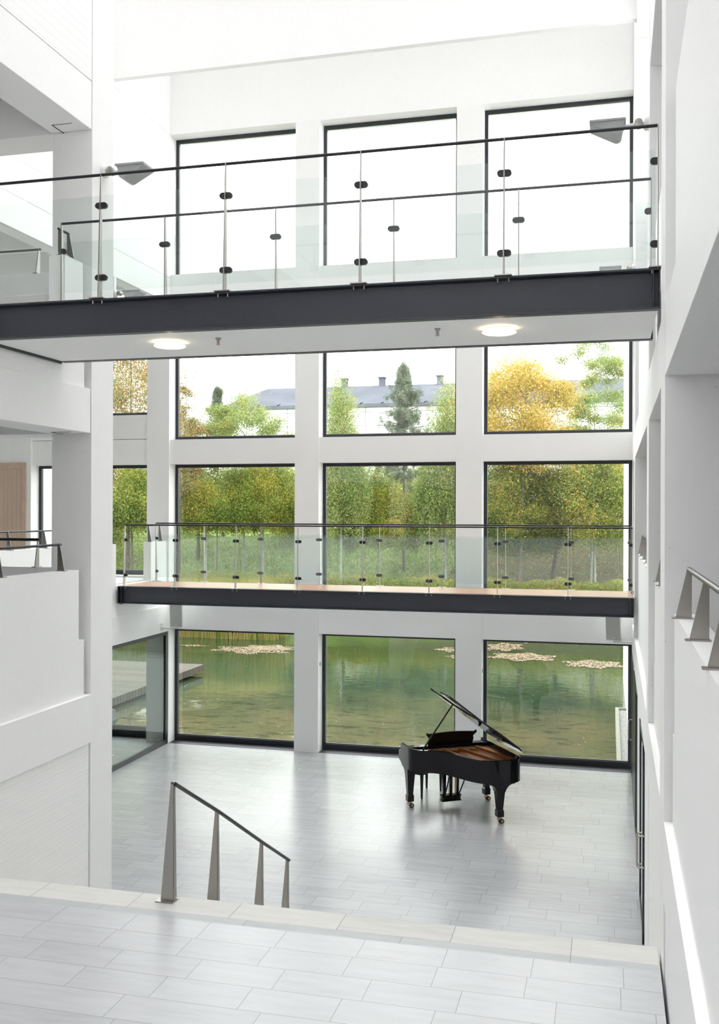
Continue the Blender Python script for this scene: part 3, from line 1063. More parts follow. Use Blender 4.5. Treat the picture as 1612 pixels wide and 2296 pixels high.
# stair handrail in the hall
SX = -3.34
T = thing('stair_handrail', 'steel stair handrail with four tapered posts descending into the hall', 'handrail', (SX, 7.24, 1.71))
tops = [(7.24, 2.655), (8.15, 2.17), (9.31, 1.52), (10.13, 1.07)]
MB().tube([(.012, y - 7.24, z - 1.71 - .01) for y, z in tops], .0165, 14).build('rail', M['rail'], T, smooth=True)
for i, (y, z) in enumerate(tops):
    k = max(0, math.ceil((y - 7.36) / .30))
    zf = 1.71 - k * .171 if i else 1.71
    zf = max(zf, 0)
    h = z - zf
    m = MB()
    wb = .108 * (h / .95)
    w0 = .022
    # folded plate: face towards the landing and a return flange
    t = .006
    m.hexa([(-wb, -t, 0), (.0, -t, 0), (.0, t, 0), (-wb, t, 0)], [(-w0, -t, h), (.0, -t, h), (.0, t, h), (-w0, t, h)])
    m.hexa([(-.006, 0, 0), (.006, 0, 0), (.006, .05, 0), (-.006, .05, 0)], [(-.006, 0, h), (.006, 0, h), (.006, .018, h), (-.006, .018, h)])
    m.tube([(-w0 / 2, -t, h - .0), (-w0 / 2, t, h - .0)], w0 / 2 + .001, 14)
    m.box(-wb - .03, .012, -.045, .065, 0, .010)
    m.tube([(-wb / 2 - .01, -.03, .01), (-wb / 2 - .01, -.03, .014)], .007, 8)
    p = m.build('post', M['steel'], T)
    p.location = (0, y - 7.24, zf - 1.71)


# ------------------------------------------------------------------ flood lamps and loudspeakers
def flood(x, y, z, s, label, hang=0):
    """wedge shaped uplight: flat top plate over a body tapering to a rounded keel near the wall; s = direction away from the wall"""
    T = thing('flood_lamp', label, 'lamp', (x, y, z), group='grey uplights on the walls')
    m = MB().lathe([(.075, 0), (.075, .035), (.06, .05)], 28, axis='x')
    m.v = [(v[0] * s, v[1], v[2]) for v in m.v]
    m.build('mount', M['speaker_white'], T, smooth=True)
    if hang:
        c, d = sorted((-s * .03, s * .012))
        MB().box(c, d, -.05, .05, -.08, hang).build('bracket', M['speaker_white'], T, bevel=.003)
    MB().tube([(s * .03, 0, 0), (s * .27, 0, -.02)], .020, 14).build('arm', M['speaker_white'], T, smooth=True)
    MB().lathe([(.02, -.05), (.042, -.045), (.042, .045), (.02, .05)], 20, c=(s * .10, 0, 0), axis='y').build('joint', M['steel'], T, smooth=True)
    x0 = .235
    prof = [(px, pz - .08) for px, pz in [(x0, .09), (x0 + .34, .09), (x0 + .34, .072), (x0 + .115, -.045), (x0 + .095, -.055), (x0 + .07, -.058), (x0 + .05, -.052), (x0 + .032, -.035), (x0 + .015, .05)]]
    a = [(s * px, -.135, pz) for px, pz in prof]
    b = [(s * px, .135, pz) for px, pz in prof]
    k = len(prof)
    MB().add(a + b, [tuple(range(k)), tuple(range(k, 2 * k))] + [(i, (i + 1) % k, k + (i + 1) % k, k + i) for i in range(k)]).build('housing', M['lamp_grey'], T, bevel=.004)
    xa, xb = sorted((s * (x0 - .012), s * (x0 + .345)))
    MB().box(xa, xb, -.15, .15, .003, .026).build('rim', M['lamp_grey'], T, bevel=.003)
    return T


flood(LC + .0, 10.35, 8.73, 1, 'grey wedge shaped uplight on the left column above the steel bridge')
flood(RX(10.3) - .0, 10.35, 8.73, -1, 'grey wedge shaped uplight on the right pillar behind the steel bridge rail')
flood(RX(17) - .0, 17.1, 8.89, -1, 'grey wedge shaped uplight low behind glass at the right window corner')
flood(LW, 16.6, 8.83, 1, 'grey wedge shaped uplight low behind glass at the left wall', hang=.32)


def speaker(x, y, z, rz, tilt, wx, label):
    T = thing('loudspeaker', label, 'loudspeaker', (x, y, z), group='wall loudspeakers')
    R = Matrix.Rotation(rz, 4, 'Z') @ Matrix.Rotation(tilt, 4, 'X')
    m = MB().prism([(-.14, -.09), (.14, -.09), (.14, .02), (.07, .12), (-.07, .12), (-.14, .02)], -.30, .30)
    m.xf(R).build('cabinet', M['speaker_white'], T, bevel=.008)
    MB().box(-.125, .125, -.098, -.089, -.28, .28).xf(R).build('mesh_front', M['speaker_mesh'], T)
    MB().tube([(0, -.099, -.24), (0, -.105, -.24)], .011, 12).xf(R).build('badge', M['speaker_white'], T)
    dx = wx - x
    a, b = sorted((0, dx))
    c, d = sorted((dx, dx - math.copysign(.012, dx)))
    MB().box(a, b, .0, .07, -.345, -.325).box(c, d, -.03, .09, -.38, -.24).box(-.02, .02, .0, .07, -.345, -.28).build('bracket', M['speaker_white'], T, bevel=.003)
    return T


speaker(-8.50, 18.6, 2.765, -.02, .05, LW, 'white loudspeaker with grey mesh in the left corner below the wooden bridge')
speaker(.10, 18.55, 2.80, -.30, .12, RX(18.55), 'white loudspeaker with grey mesh in the right corner below the wooden bridge')

# stand seen through the side glass wall
T = thing('stand', 'grey metal stand with angular tray behind the side glass wall', 'stand', (-9.55, 17.6, 0))
MB().box(-.012, .012, -.012, .012, 0, .72).build('leg', M['steel'], T)
MB().box(-.12, .12, -.09, .09, 0, .012).build('foot', M['steel'], T, bevel=.003)
MB().hexa([(-.30, -.16, .60), (.10, -.16, .60), (.10, .16, .60), (-.30, .16, .60)], [(-.34, -.2, .72), (.17, -.2, .72), (.17, .2, .72), (-.34, .2, .72)]).add(
    [(-.34, -.2, .722), (.17, -.2, .722), (.17, .2, .722), (-.34, .2, .722), (-.34, -.2, .90), (-.34, .2, .90), (.06, .2, .90), (.06, -.2, .90)],
    [(0, 1, 2, 3), (4, 5, 6, 7), (0, 3, 5, 4), (0, 4, 7, 1), (1, 7, 6, 2), (2, 6, 5, 3)]).build('tray', M['lamp_grey'], T)

# ------------------------------------------------------------------ grand piano
PO = Vector((-2.585, 16.22, 0))
ub, vt = Vector((.848, .53, 0)).normalized(), Vector((.53, -.848, 0)).normalized()
# local axes: x = treble (-) to bass (+), y = keyboard (-) to tail (+)
PA = math.atan2(ub.y, ub.x)
piano = thing('grand_piano', 'open black grand piano standing on the pale tile floor', 'piano', tuple(PO), PA)
# frame (ub, +90deg) is (x, y'); tail lies at -y', so mirror v
FV = -1


def pv(m):
    m.v = [(v[0], v[1] * FV, v[2]) for v in m.v]
    return m


def bez(p0, p1, p2, p3, n):
    out = []
    for k in range(n):
        t = k / n
        out.append(tuple((1 - t) ** 3 * a + 3 * (1 - t) ** 2 * t * b + 3 * (1 - t) * t * t * c + t ** 3 * d for a, b, c, d in zip(p0, p1, p2, p3)))
    return out


def outline(g=0.0):
    """plan of the case, grown outward by g; starts at the bass front corner, runs to the tail and back on the treble side"""
    ba, tr, tl = .755 + g, -.745 - g, 1.375 + g
    pts = [(ba, -.12), (ba, 1.00)]
    pts += bez((ba, 1.0), (ba + .0, 1.24), (.66 + g * .5, tl), (.42, tl), 12)
    pts += bez((.42, tl), (.12, tl), (.02 - g, 1.28), (-.075 - g, 1.10), 12)
    pts += bez((-.075 - g, 1.10), (-.20 - g, .86), (-.24 - g, .60 + g), (-.45 - g, .47 + g), 14)
    pts += bez((-.45 - g, .47 + g), (-.60 - g, .40 + g), (tr, .36 + g), (tr, .14), 10)
    pts += [(tr, .14), (tr, -.12)]
    return pts


OUT = outline(0)
INN = outline(-.045)
RT, RB = 1.0, .645      # rim top and bottom
# rim as a wall following the outline
m = MB()
n_o = len(OUT)
vs = []
for (o, i_) in zip(OUT, INN):
    vs += [(o[0], o[1], RB), (o[0], o[1], RT), (i_[0], i_[1], RT), (i_[0], i_[1], RB)]
fs = []
for k in range(n_o - 1):
    a = 4 * k
    b = a + 4
    fs += [(a, b, b + 1, a + 1), (a + 1, b + 1, b + 2, a + 2), (a + 2, b + 2, b + 3, a + 3), (a + 3, b + 3, b, a)]
fs += [(0, 1, 2, 3), tuple(reversed((4 * (n_o - 1), 4 * (n_o - 1) + 1, 4 * (n_o - 1) + 2, 4 * (n_o - 1) + 3)))]
m.add(vs, fs)
rim = pv(m).build('rim', M['lacquer'], piano, smooth=True)
# arms (cheeks) with scroll profile
for sx, nm in ((-.745, 'cheek'), (.755 - .05, 'cheek')):
    prof = [(-.12, RT), (-.205, RT), (-.215, RT - .01), (-.225, .90), (-.235, .872), (-.262, .866), (-.298, .868), (-.305, .855), (-.307, .765), (-.30, .735), (-.275, .715), (-.22, .70), (-.16, .665), (-.12, .645)]
    k = len(prof)
    a = [(sx, p[0], p[1]) for p in prof]
    b = [(sx + .05, p[0], p[1]) for p in prof]
    pv(MB().add(a + b, [tuple(range(k)), tuple(range(k, 2 * k))] + [(i, (i + 1) % k, k + (i + 1) % k, k + i) for i in range(k)])).build(nm, M['lacquer'], piano, bevel=.004)
# keybed, bottom, key slip, fall board
pv(MB().box(-.70, .71, -.25, .20, .668, .70)).build('keybed', M['lacquer'], piano, bevel=.003)
pv(MB().box(-.695, .705, -.27, -.25, .68, .755)).build('key_slip', M['lacquer'], piano, bevel=.003)
kb = MB()
for k in range(52):
    x = -.61 + k * 1.225 / 52
    kb.box(x, x + .0222, -.28, -.14, .73, .752)
wk = simple('ivory_keys', (.78, .77, .72), .25)
pv(kb).build('white_keys', wk, piano)
bk = MB()
for k in range(51):
    if (k % 7) in (2, 6):
        continue
    x = -.61 + (k + 1) * 1.225 / 52
    bk.box(x - .0055, x + .0055, -.23, -.14, .752, .764)
pv(bk).build('black_keys', M['satin_black'], piano)
pv(MB().hexa([(-.695, -.135, .75), (.705, -.135, .75), (.705, -.115, .75), (-.695, -.115, .75)], [(-.695, -.09, .93), (.705, -.09, .93), (.705, -.07, .93), (-.695, -.07, .93)])).build('fallboard', M['lacquer'], piano, bevel=.003)
for a, b in ((-.695, -.62), (.63, .705)):
    pv(MB().box(a, b, -.285, -.13, .72, .80)).build('key_block', M['lacquer'], piano, bevel=.004)
# soundboard, plate, strings
inner = outline(-.05)
pv(MB().prism(inner, .70, .80)).build('inner_case', M['satin_black'], piano)
SB = [(p[0], p[1]) for p in outline(-.06)]
pv(MB().prism([p for p in SB if p[1] > -.2], .80, .855)).build('soundboard', M['soundboard'], piano)
pl = MB()
# plate border band
O2 = outline(-.05)
I2 = outline(-.10)
vs = []
for (o, i_) in zip(O2, I2):
    oy = max(o[1], .02)
    iy = max(i_[1], .02)
    vs += [(o[0], oy, .875), (o[0], oy, .905), (i_[0], iy, .900), (i_[0], iy, .875)]
fs = []
for k in range(len(O2) - 1):
    a = 4 * k
    b = a + 4
    fs += [(a, b, b + 1, a + 1), (a + 1, b + 1, b + 2, a + 2), (a + 2, b + 2, b + 3, a + 3), (a + 3, b + 3, b, a)]
pl.add(vs, fs)
pl.box(-.69, .70, .02, .15, .875, .905)


def bar(p, q, w, z0, z1):
    p, q = Vector((*p, 0)), Vector((*q, 0))
    d = (q - p).normalized()
    s_ = Vector((-d.y, d.x, 0)) * w / 2
    c = [p - s_, p + s_, q + s_, q - s_]
    pl.hexa([(v.x, v.y, z0) for v in c][::-1], [(v.x, v.y, z1) for v in c][::-1])


bar((-.40, .14), (-.26, .64), .022, .87, .955)
bar((-.14, .14), (.0, 1.16), .022, .87, .955)
bar((.14, .14), (.42, 1.30), .024, .87, .955)
bar((.45, .14), (.66, 1.12), .024, .87, .955)
pv(pl).build('iron_plate', M['plate'], piano, bevel=.003)
st = MB()
for k in range(46):
    t = k / 45
    x0 = -.62 + 1.20 * t
    # bass strings cross over to the tail, treble strings are short
    if t > .58:
        q = (t - .58) / .42
        st.tube([(x0 + .05, .10, .915), (.20 + .42 * q - .1, 1.26 - .16 * q, .915)], .0022, 5, cap=False)
    else:
        q = t / .58
        st.tube([(x0, .10, .905), (x0 + .10 + .17 * q, .30 + .80 * q ** 1.1, .905)], .0016, 5, cap=False)
pv(st).build('strings', M['string'], piano)
tp = MB()
for k in range(58):
    for r in range(2):
        x = -.60 + k * .021
        tp.tube([(x, .055 + r * .035, .905), (x, .055 + r * .035, .935)], .0033, 6)
pv(tp).build('tuning_pins', M['steel'], piano)
pv(MB().box(-.40, .28, .40, .425, .865, .90).xf(Matrix.Rotation(.0, 4, 'Z'))).build('damper_rail', M['satin_black'], piano)
# music desk shelf and desk
pv(MB().box(-.69, .70, -.115, .035, .955, .972)).build('desk_shelf', M['lacquer'], piano, bevel=.003)
dk = []
W2 = .44
for k in range(25):
    x = -W2 + 2 * W2 * k / 24
    zz = .205 + .022 * math.cos(x / W2 * PI / 2) + (.028 if abs(x) > W2 * .93 else 0)
    dk.append((x, zz))
poly = [(W2 - .045, 0), (-W2 + .045, 0), (-W2 + .03, .07), (-W2 + .045, .13), (-W2 - .01, .19)] + dk + [(W2 + .01, .19), (W2 - .045, .13), (W2 - .03, .07)]
k = len(poly)
a = [(p[0] + .07, 0, p[1]) for p in poly]
b = [(p[0] + .07, .016, p[1]) for p in poly]
m = MB().add(a + b, [tuple(range(k)), tuple(range(k, 2 * k))] + [(i, (i + 1) % k, k + (i + 1) % k, k + i) for i in range(k)])
m.xf(Matrix.Translation((0, -.05, .972)) @ Matrix.Rotation(-.30, 4, 'X'))
pv(m).build('music_desk', M['satin_black'], piano)
# lid: main leaf hinged on the bass side, front leaf folded back on top
TH = math.radians(37.3)
HX, HZ = .788, 1.022
LO = [p for p in outline(.018)]
main = [(p[0], max(p[1], .33)) for p in LO if p[1] > .05]
main = [main[0]] + [p for i, p in enumerate(main[1:]) if (abs(p[0] - main[i][0]) + abs(p[1] - main[i][1])) > 1e-4]
main = [(.773, .33)] + [p for p in LO if p[1] > .33] + [(-.763, .33)]
def lidxf(x, y, z):
    d = HX - x
    return (HX - d * math.cos(TH) + (z) * math.sin(TH), y, HZ + d * math.sin(TH) + z * math.cos(TH))


pv(MB().prism(main, 0, .026, lidxf)).build('lid', M['lacquer'], piano, bevel=.004)
fr_ = [(.773, .335), (.773, .78), (-.763, .78), (-.763, .335)]
fr_ = [(.76, .36), (.76, .76), (-.60, .76), (-.60, .36)]
pv(MB().prism(fr_, .045, .068, lidxf)).build('lid_front_leaf', M['lacquer'], piano, bevel=.004)
for yy in (.45, .8, 1.15):
    pv(MB().tube([(HX + .008, yy - .04, HZ - .004), (HX + .008, yy + .04, HZ - .004)], .007, 8)).build('hinge', M['brass'], piano)
a = Vector((-.60, .31, .93))
bq = Vector(lidxf(-.42, .62, -.004))
pv(MB().tube([a, bq], .0125, 8)).build('lid_prop', M['satin_black'], piano)


def leg(cx, cy, name='leg', front=True):
    m = MB()

    def ring(w, z, d=None):
        d = d or w
        return [(cx - w, cy - d, z), (cx + w, cy - d, z), (cx + w, cy + d, z), (cx - w, cy + d, z)]
    if front:
        secs = [(.068, .66, .068), (.066, .55, .066), (.062, .50, .062), (.043, .215, .043), (.050, .208, .050), (.054, .195, .054), (.054, .115, .054), (.046, .10, .046)]
        pr = [(cy - .27, .665), (cy - .262, .64), (cy - .20, .628), (cy - .15, .60), (cy - .11, .555), (cy - .085, .50), (cy - .066, .45), (cy + .066, .45), (cy + .07, .665)]
        kk = len(pr)
        m.add([(cx - .05, a_, b_) for a_, b_ in pr] + [(cx + .05, a_, b_) for a_, b_ in pr],
              [tuple(range(kk)), tuple(range(kk, 2 * kk))] + [(i, (i + 1) % kk, kk + (i + 1) % kk, kk + i) for i in range(kk)])
    else:
        secs = [(.21, .66, .12), (.21, .628, .12), (.19, .622, .10), (.165, .612, .09), (.13, .59, .08), (.10, .555, .072), (.080, .515, .066), (.078, .50, .066), (.066, .485, .062), (.043, .215, .043),
                (.050, .208, .050), (.054, .195, .054), (.054, .115, .054), (.046, .10, .046)]
    vs, fs = [], []
    for w, z, d in secs:
        vs += ring(w, z, d)
    for i in range(len(secs) - 1):
        for k in range(4):
            a_, b_ = 4 * i + k, 4 * i + (k + 1) % 4
            fs.append((a_, b_, b_ + 4, a_ + 4))
    fs += [(0, 1, 2, 3), tuple(range(4 * (len(secs) - 1), 4 * len(secs)))]
    m.add(vs, fs)
    L = pv(m).build(name, M['lacquer'], piano, bevel=.003)
    c = MB().tube([(cx, cy, .10), (cx, cy, .045)], .017, 14)
    c.box(cx - .015, cx + .015, cy - .02, cy + .02, .045, .085)
    for s in (-1, 1):
        c.lathe([(.010, -.014), (.030, -.012), (.030, .012), (.010, .014)], 24, c=(cx + .028, cy + .03 * s, .036), axis='y')
    c.tube([(cx - .06, cy + .03, .085), (cx + .0, cy + .02, .06)], .007, 8)
    c = pv(c).build('caster', M['brass'], L, smooth=True)
    w = MB()
    for s in (-1, 1):
        w.lathe([(.030, -.013), (.036, -.010), (.036, .010), (.030, .013)], 24, c=(cx + .028, cy + .03 * s, .036), axis='y')
    pv(w).build('wheel_tyre', M['rubber'], L, smooth=True)


leg(-.675, .04)
leg(.69, .04)
leg(.36, 1.22, front=False)
# pedal lyre
pv(MB().box(-.16, .16, .10, .19, .10, .175).box(-.172, .172, .09, .20, .165, .185).box(-.172, .172, .09, .20, .085, .10)).build('lyre_box', M['lacquer'], piano, bevel=.003)
ly = MB()
for x in (-.115, 0, .115):
    ly.hexa([(x - .022, .12, .185), (x + .022, .12, .185), (x + .022, .17, .185), (x - .022, .17, .185)], [(x - .028, .12, .66), (x + .028, .12, .66), (x + .028, .17, .66), (x - .028, .17, .66)])
pv(ly).build('lyre_post', M['lacquer'], piano, bevel=.002)
rods = MB()
for x in (-.06, .06, .085):
    rods.tube([(x, .18, .18), (x, .18, .66)], .005, 8)
pv(rods).build('pedal_rod', M['brass'], piano)
for x in (-.08, 0, .08):
    pv(MB().hexa([(x - .013, -.02, .112), (x + .013, -.02, .112), (x + .009, .10, .118), (x - .009, .10, .118)], [(x - .013, -.02, .122), (x + .013, -.02, .122), (x + .009, .10, .13), (x - .009, .10, .13)])).build('pedal', M['brass'], piano, bevel=.003)
for x in (-.12, .12):
    pv(MB().tube([(x, .19, .17), (x * 1.3, .50, .66)], .011, 8)).build('lyre_brace', M['satin_black'], piano)

# piano bench
bench = thing('piano_bench', 'black piano bench partly hidden behind the grand piano', 'bench', (-3.05, 16.66, 0), math.radians(67))
MB().box(-.32, .32, -.17, .17, .40, .455).build('apron', M['satin_black'], bench, bevel=.004)
MB().box(-.335, .335, -.18, .18, .455, .50).build('seat', simple('black_leather', (.01, .01, .01), .4), bench, bevel=.015)
for sx in (-1, 1):
    for sy in (-1, 1):
        cx, cy = sx * .295, sy * .145
        MB().hexa([(cx - .012, cy - .012, 0), (cx + .012, cy - .012, 0), (cx + .012, cy + .012, 0), (cx - .012, cy + .012, 0)],
                  [(cx - .022, cy - .022, .41), (cx + .022, cy - .022, .41), (cx + .022, cy + .022, .41), (cx - .022, cy + .022, .41)]).build('leg', M['satin_black'], bench, bevel=.002)

# ------------------------------------------------------------------ outside
struct(MB().box(-60, 12, FR + .1, 43.6, -.6, -.25).build('pond', M['pond']), 'green pond outside the windows', 'pond')


def gz(x, y):
    if y < 42:
        return -.5
    if y < 44.5:
        t = (y - 42) / 2.5
        return -.5 + 1.5 * t
    t = min(1, (y - 46) / 14) if y > 46 else 0
    cr = 3.6 + 1.0 * math.sin(x * .13 + 1) * .3 + .3 * math.sin(x * .31)
    return 1.0 + (cr - 1.0) * (t * t * (3 - 2 * t)) + .05 * math.sin(x * 1.3 + y)


gm = MB()
nx, ny = 90, 60
xs_ = np.linspace(-62, 30, nx)
ys_ = np.linspace(37.5, 120, ny)
ys_ = 41.5 + (120 - 41.5) * (np.linspace(0, 1, ny) ** 1.6)
gm.add([(x, y, gz(x, y)) for y in ys_ for x in xs_], [(j * nx + i, j * nx + i + 1, (j + 1) * nx + i + 1, (j + 1) * nx + i) for j in range(ny - 1) for i in range(nx - 1)])
g_o = gm.build('ground_bank', M['ground'], smooth=True)
struct(g_o, 'grassy bank beyond the pond', 'ground')

# white wing wall, kerb and gravel on the right outside
struct(MB().box(.425, 6, FR + .3, 31, -.5, 13.5).build('wall_outside', M['panel_white']), 'white outside wall at the right of the pond', 'wall')
struct(MB().box(.24, .425, FR + .1, 25.1, -.5, -.03).build('ground_gravel', M['gravel']), 'grey gravel strip beside the pond', 'ground')
struct(MB().box(.16, .24, FR + .1, 25.2, -.5, .02).box(.24, .425, 25.1, 25.2, -.5, .02).build('trim_kerb', M['kerb']), 'pale kerb around the gravel strip', 'trim')
struct(MB().box(-45, -17.7, 30.5, 31.2, -.5, 9.5).build('wall_outside_left', M['brick']), 'white outside wall at the left', 'wall')
struct(MB().box(-62, 30, FR + .1, 120, -1.2, -.9).build('ground_base', M['ground']), 'ground under the pond', 'ground')

# jetty
J = thing('jetty', 'weathered wooden jetty over the pond at the left', 'jetty', (-12.3, 28.7, .05))
MB().box(-9, 0, -9.2, 0, -.04, 0).build('deck', M['wood_jetty'], J)
MB().box(-9, .03, .0, .05, -.20, .0).box(0, .05, -9.2, .05, -.20, .0).build('edge_board', M['wood_jetty'], J)
pj = MB()
for x in (-.3, -3, -6):
    for y in (-.4, -3.4, -6.4):
        pj.tube([(x, y, -.04), (x, y, -.7)], .07, 8)
pj.build('piles', M['bark'], J)


# ---- foliage
def quads(P, Nrm, sz, asp=.55):
    """mesh arrays for leaf quads (diamond shape) at P with random orientation"""
    n = len(P)
    a = np.random.randn(n, 3)
    a /= np.linalg.norm(a, axis=1)[:, None]
    if Nrm is not None:
        a = a * .6 + Nrm
        a /= np.linalg.norm(a, axis=1)[:, None]
    r = np.random.randn(n, 3)
    b = np.cross(a, r)
    b /= np.linalg.norm(b, axis=1)[:, None]
    s = (sz * (.6 + .8 * np.random.rand(n)))[:, None]
    V = np.stack([P - a * s, P + b * s * asp, P + a * s, P - b * s * asp], axis=1).reshape(-1, 3)
    return V


def leafmesh(name, V, mt):
    me = bpy.data.meshes.new(name)
    n = len(V) // 4
    me.vertices.add(4 * n)
    me.vertices.foreach_set('co', V.astype(np.float32).ravel())
    me.loops.add(4 * n)
    me.loops.foreach_set('vertex_index', np.arange(4 * n, dtype=np.int32))
    me.polygons.add(n)
    me.polygons.foreach_set('loop_start', np.arange(0, 4 * n, 4, dtype=np.int32))
    me.update(calc_edges=True)
    me.materials.append(mt)
    return me


def crown_pts(kind, n, w, h):
    """points of a crown whose base is z=0, top z=h, half width w"""
    if kind == 'weep':          # hanging curtains
        k = 150
        ang = np.random.rand(k) * 2 * PI
        rr = w * np.sqrt(np.random.rand(k)) * .95
        zt = h * (1 - .75 * (rr / w) ** 1.6) * (.80 + .2 * np.random.rand(k))
        ln = zt * (.35 + .6 * np.random.rand(k))
        i = np.random.randint(0, k, n)
        t = np.random.rand(n) ** .8
        P = np.stack([rr[i] * np.cos(ang[i]), rr[i] * np.sin(ang[i]), zt[i] - ln[i] * t], 1)
        sp_ = .14 + .05 * w * (1 - t)
        P[:, :2] += np.random.randn(n, 2) * sp_[:, None]
        P[:, 2] += np.random.randn(n) * .12
        return P
    if kind == 'pine':
        k = 110
        zz = np.random.rand(k) ** .85
        zz[:6] = .97
        ang = np.random.rand(k) * 2 * PI
        ln = w * ((1 - zz) ** 1.15 * (.5 + .5 * np.random.rand(k)) + .02)
        # needle tufts sit on twigs along each branch
        tw = np.random.rand(k, 7) ** .7
        off = np.random.randn(k, 7, 3) * np.array([.22, .22, .14]) * (.3 + .2 * w)
        i = np.random.randint(0, k, n)
        j = np.random.randint(0, 7, n)
        t = tw[i, j]
        rr_ = ln[i] * t
        P = np.stack([rr_ * np.cos(ang[i]), rr_ * np.sin(ang[i]), h * zz[i] + .45 * t * ln[i]], 1) + off[i, j] * t[:, None]
        P += np.random.randn(n, 3) * np.array([.07, .07, .10])
        return P
    # clumps
    k = 90 if kind == 'round' else 70
    c = np.random.randn(k, 3)
    c /= np.linalg.norm(c, axis=1)[:, None]
    rad = (.35 + .65 * np.random.rand(k) ** .5)
    c *= rad[:, None]
    c[:, 0] *= w
    c[:, 1] *= w
    c[:, 2] = h * .5 + c[:, 2] * h * .5
    i = np.random.randint(0, k, n)
    s = (.10 + .10 * np.random.rand(k)) * w * (1.15 if kind == 'round' else .8)
    P = c[i] + np.random.randn(n, 3) * s[i][:, None] * np.array([1, 1, .7])
    return P


tree_cache = {}


def tree(label, px, D, top_y, bot_y, w, kind, leaf, n, lsize=.075, trunk='bark', tr=.14, lean=0, name='tree', bare=0):
    """px: direction in the photograph's frame; D distance along the view, crown from bot_y to top_y (image rows)"""
    fx = (px - 806) / FPX
    X = -math.sin(yaw) * D + math.cos(yaw) * fx * D
    Y = math.cos(yaw) * D + math.sin(yaw) * fx * D
    zt = 4.8 + (1148 - top_y) / FPX * D
    zb = 4.8 + (1148 - bot_y) / FPX * D
    g = gz(X, Y)
    tr *= .62
    T = thing(name, label, 'tree', (X, Y, g - .05), group='trees beyond the pond')
    P = crown_pts(kind, n, w, zt - zb)
    P[:, 2] += zb - g
    P = P[P[:, 2] > .15]
    nr = np.tile(np.array([0, 0, -.6]), (len(P), 1)) if kind == 'weep' else None
    V = quads(P, nr, np.full(len(P), lsize), .5 if kind != 'pine' else .16)
    me = leafmesh('foliage', V, M[leaf])
    o = bpy.data.objects.new('foliage', me)
    C.objects.link(o)
    o.parent = T
    m = MB()
    H = zt - g
    m.tube([(0, 0, 0), (lean * .3, .0, H * .3), (lean * .7, .05, H * .6), (lean, 0, H * .93)], [tr, tr * .7, tr * .4, tr * .1], 9)
    for k in range(14):
        z = H * (.32 + .55 * random.random())
        a = random.random() * 2 * PI
        L = w * (.5 + .4 * random.random())
        up = .5 if kind != 'pine' else .15
        m.tube([(lean * z / H, 0, z), (lean * z / H + L * .5 * math.cos(a), L * .5 * math.sin(a), z + L * up * .5), (lean * z / H + L * math.cos(a), L * math.sin(a), z + L * up * .6)],
               [tr * .35, tr * .22, tr * .06], 6)
    m.build('trunk', M[trunk], T)
    return T


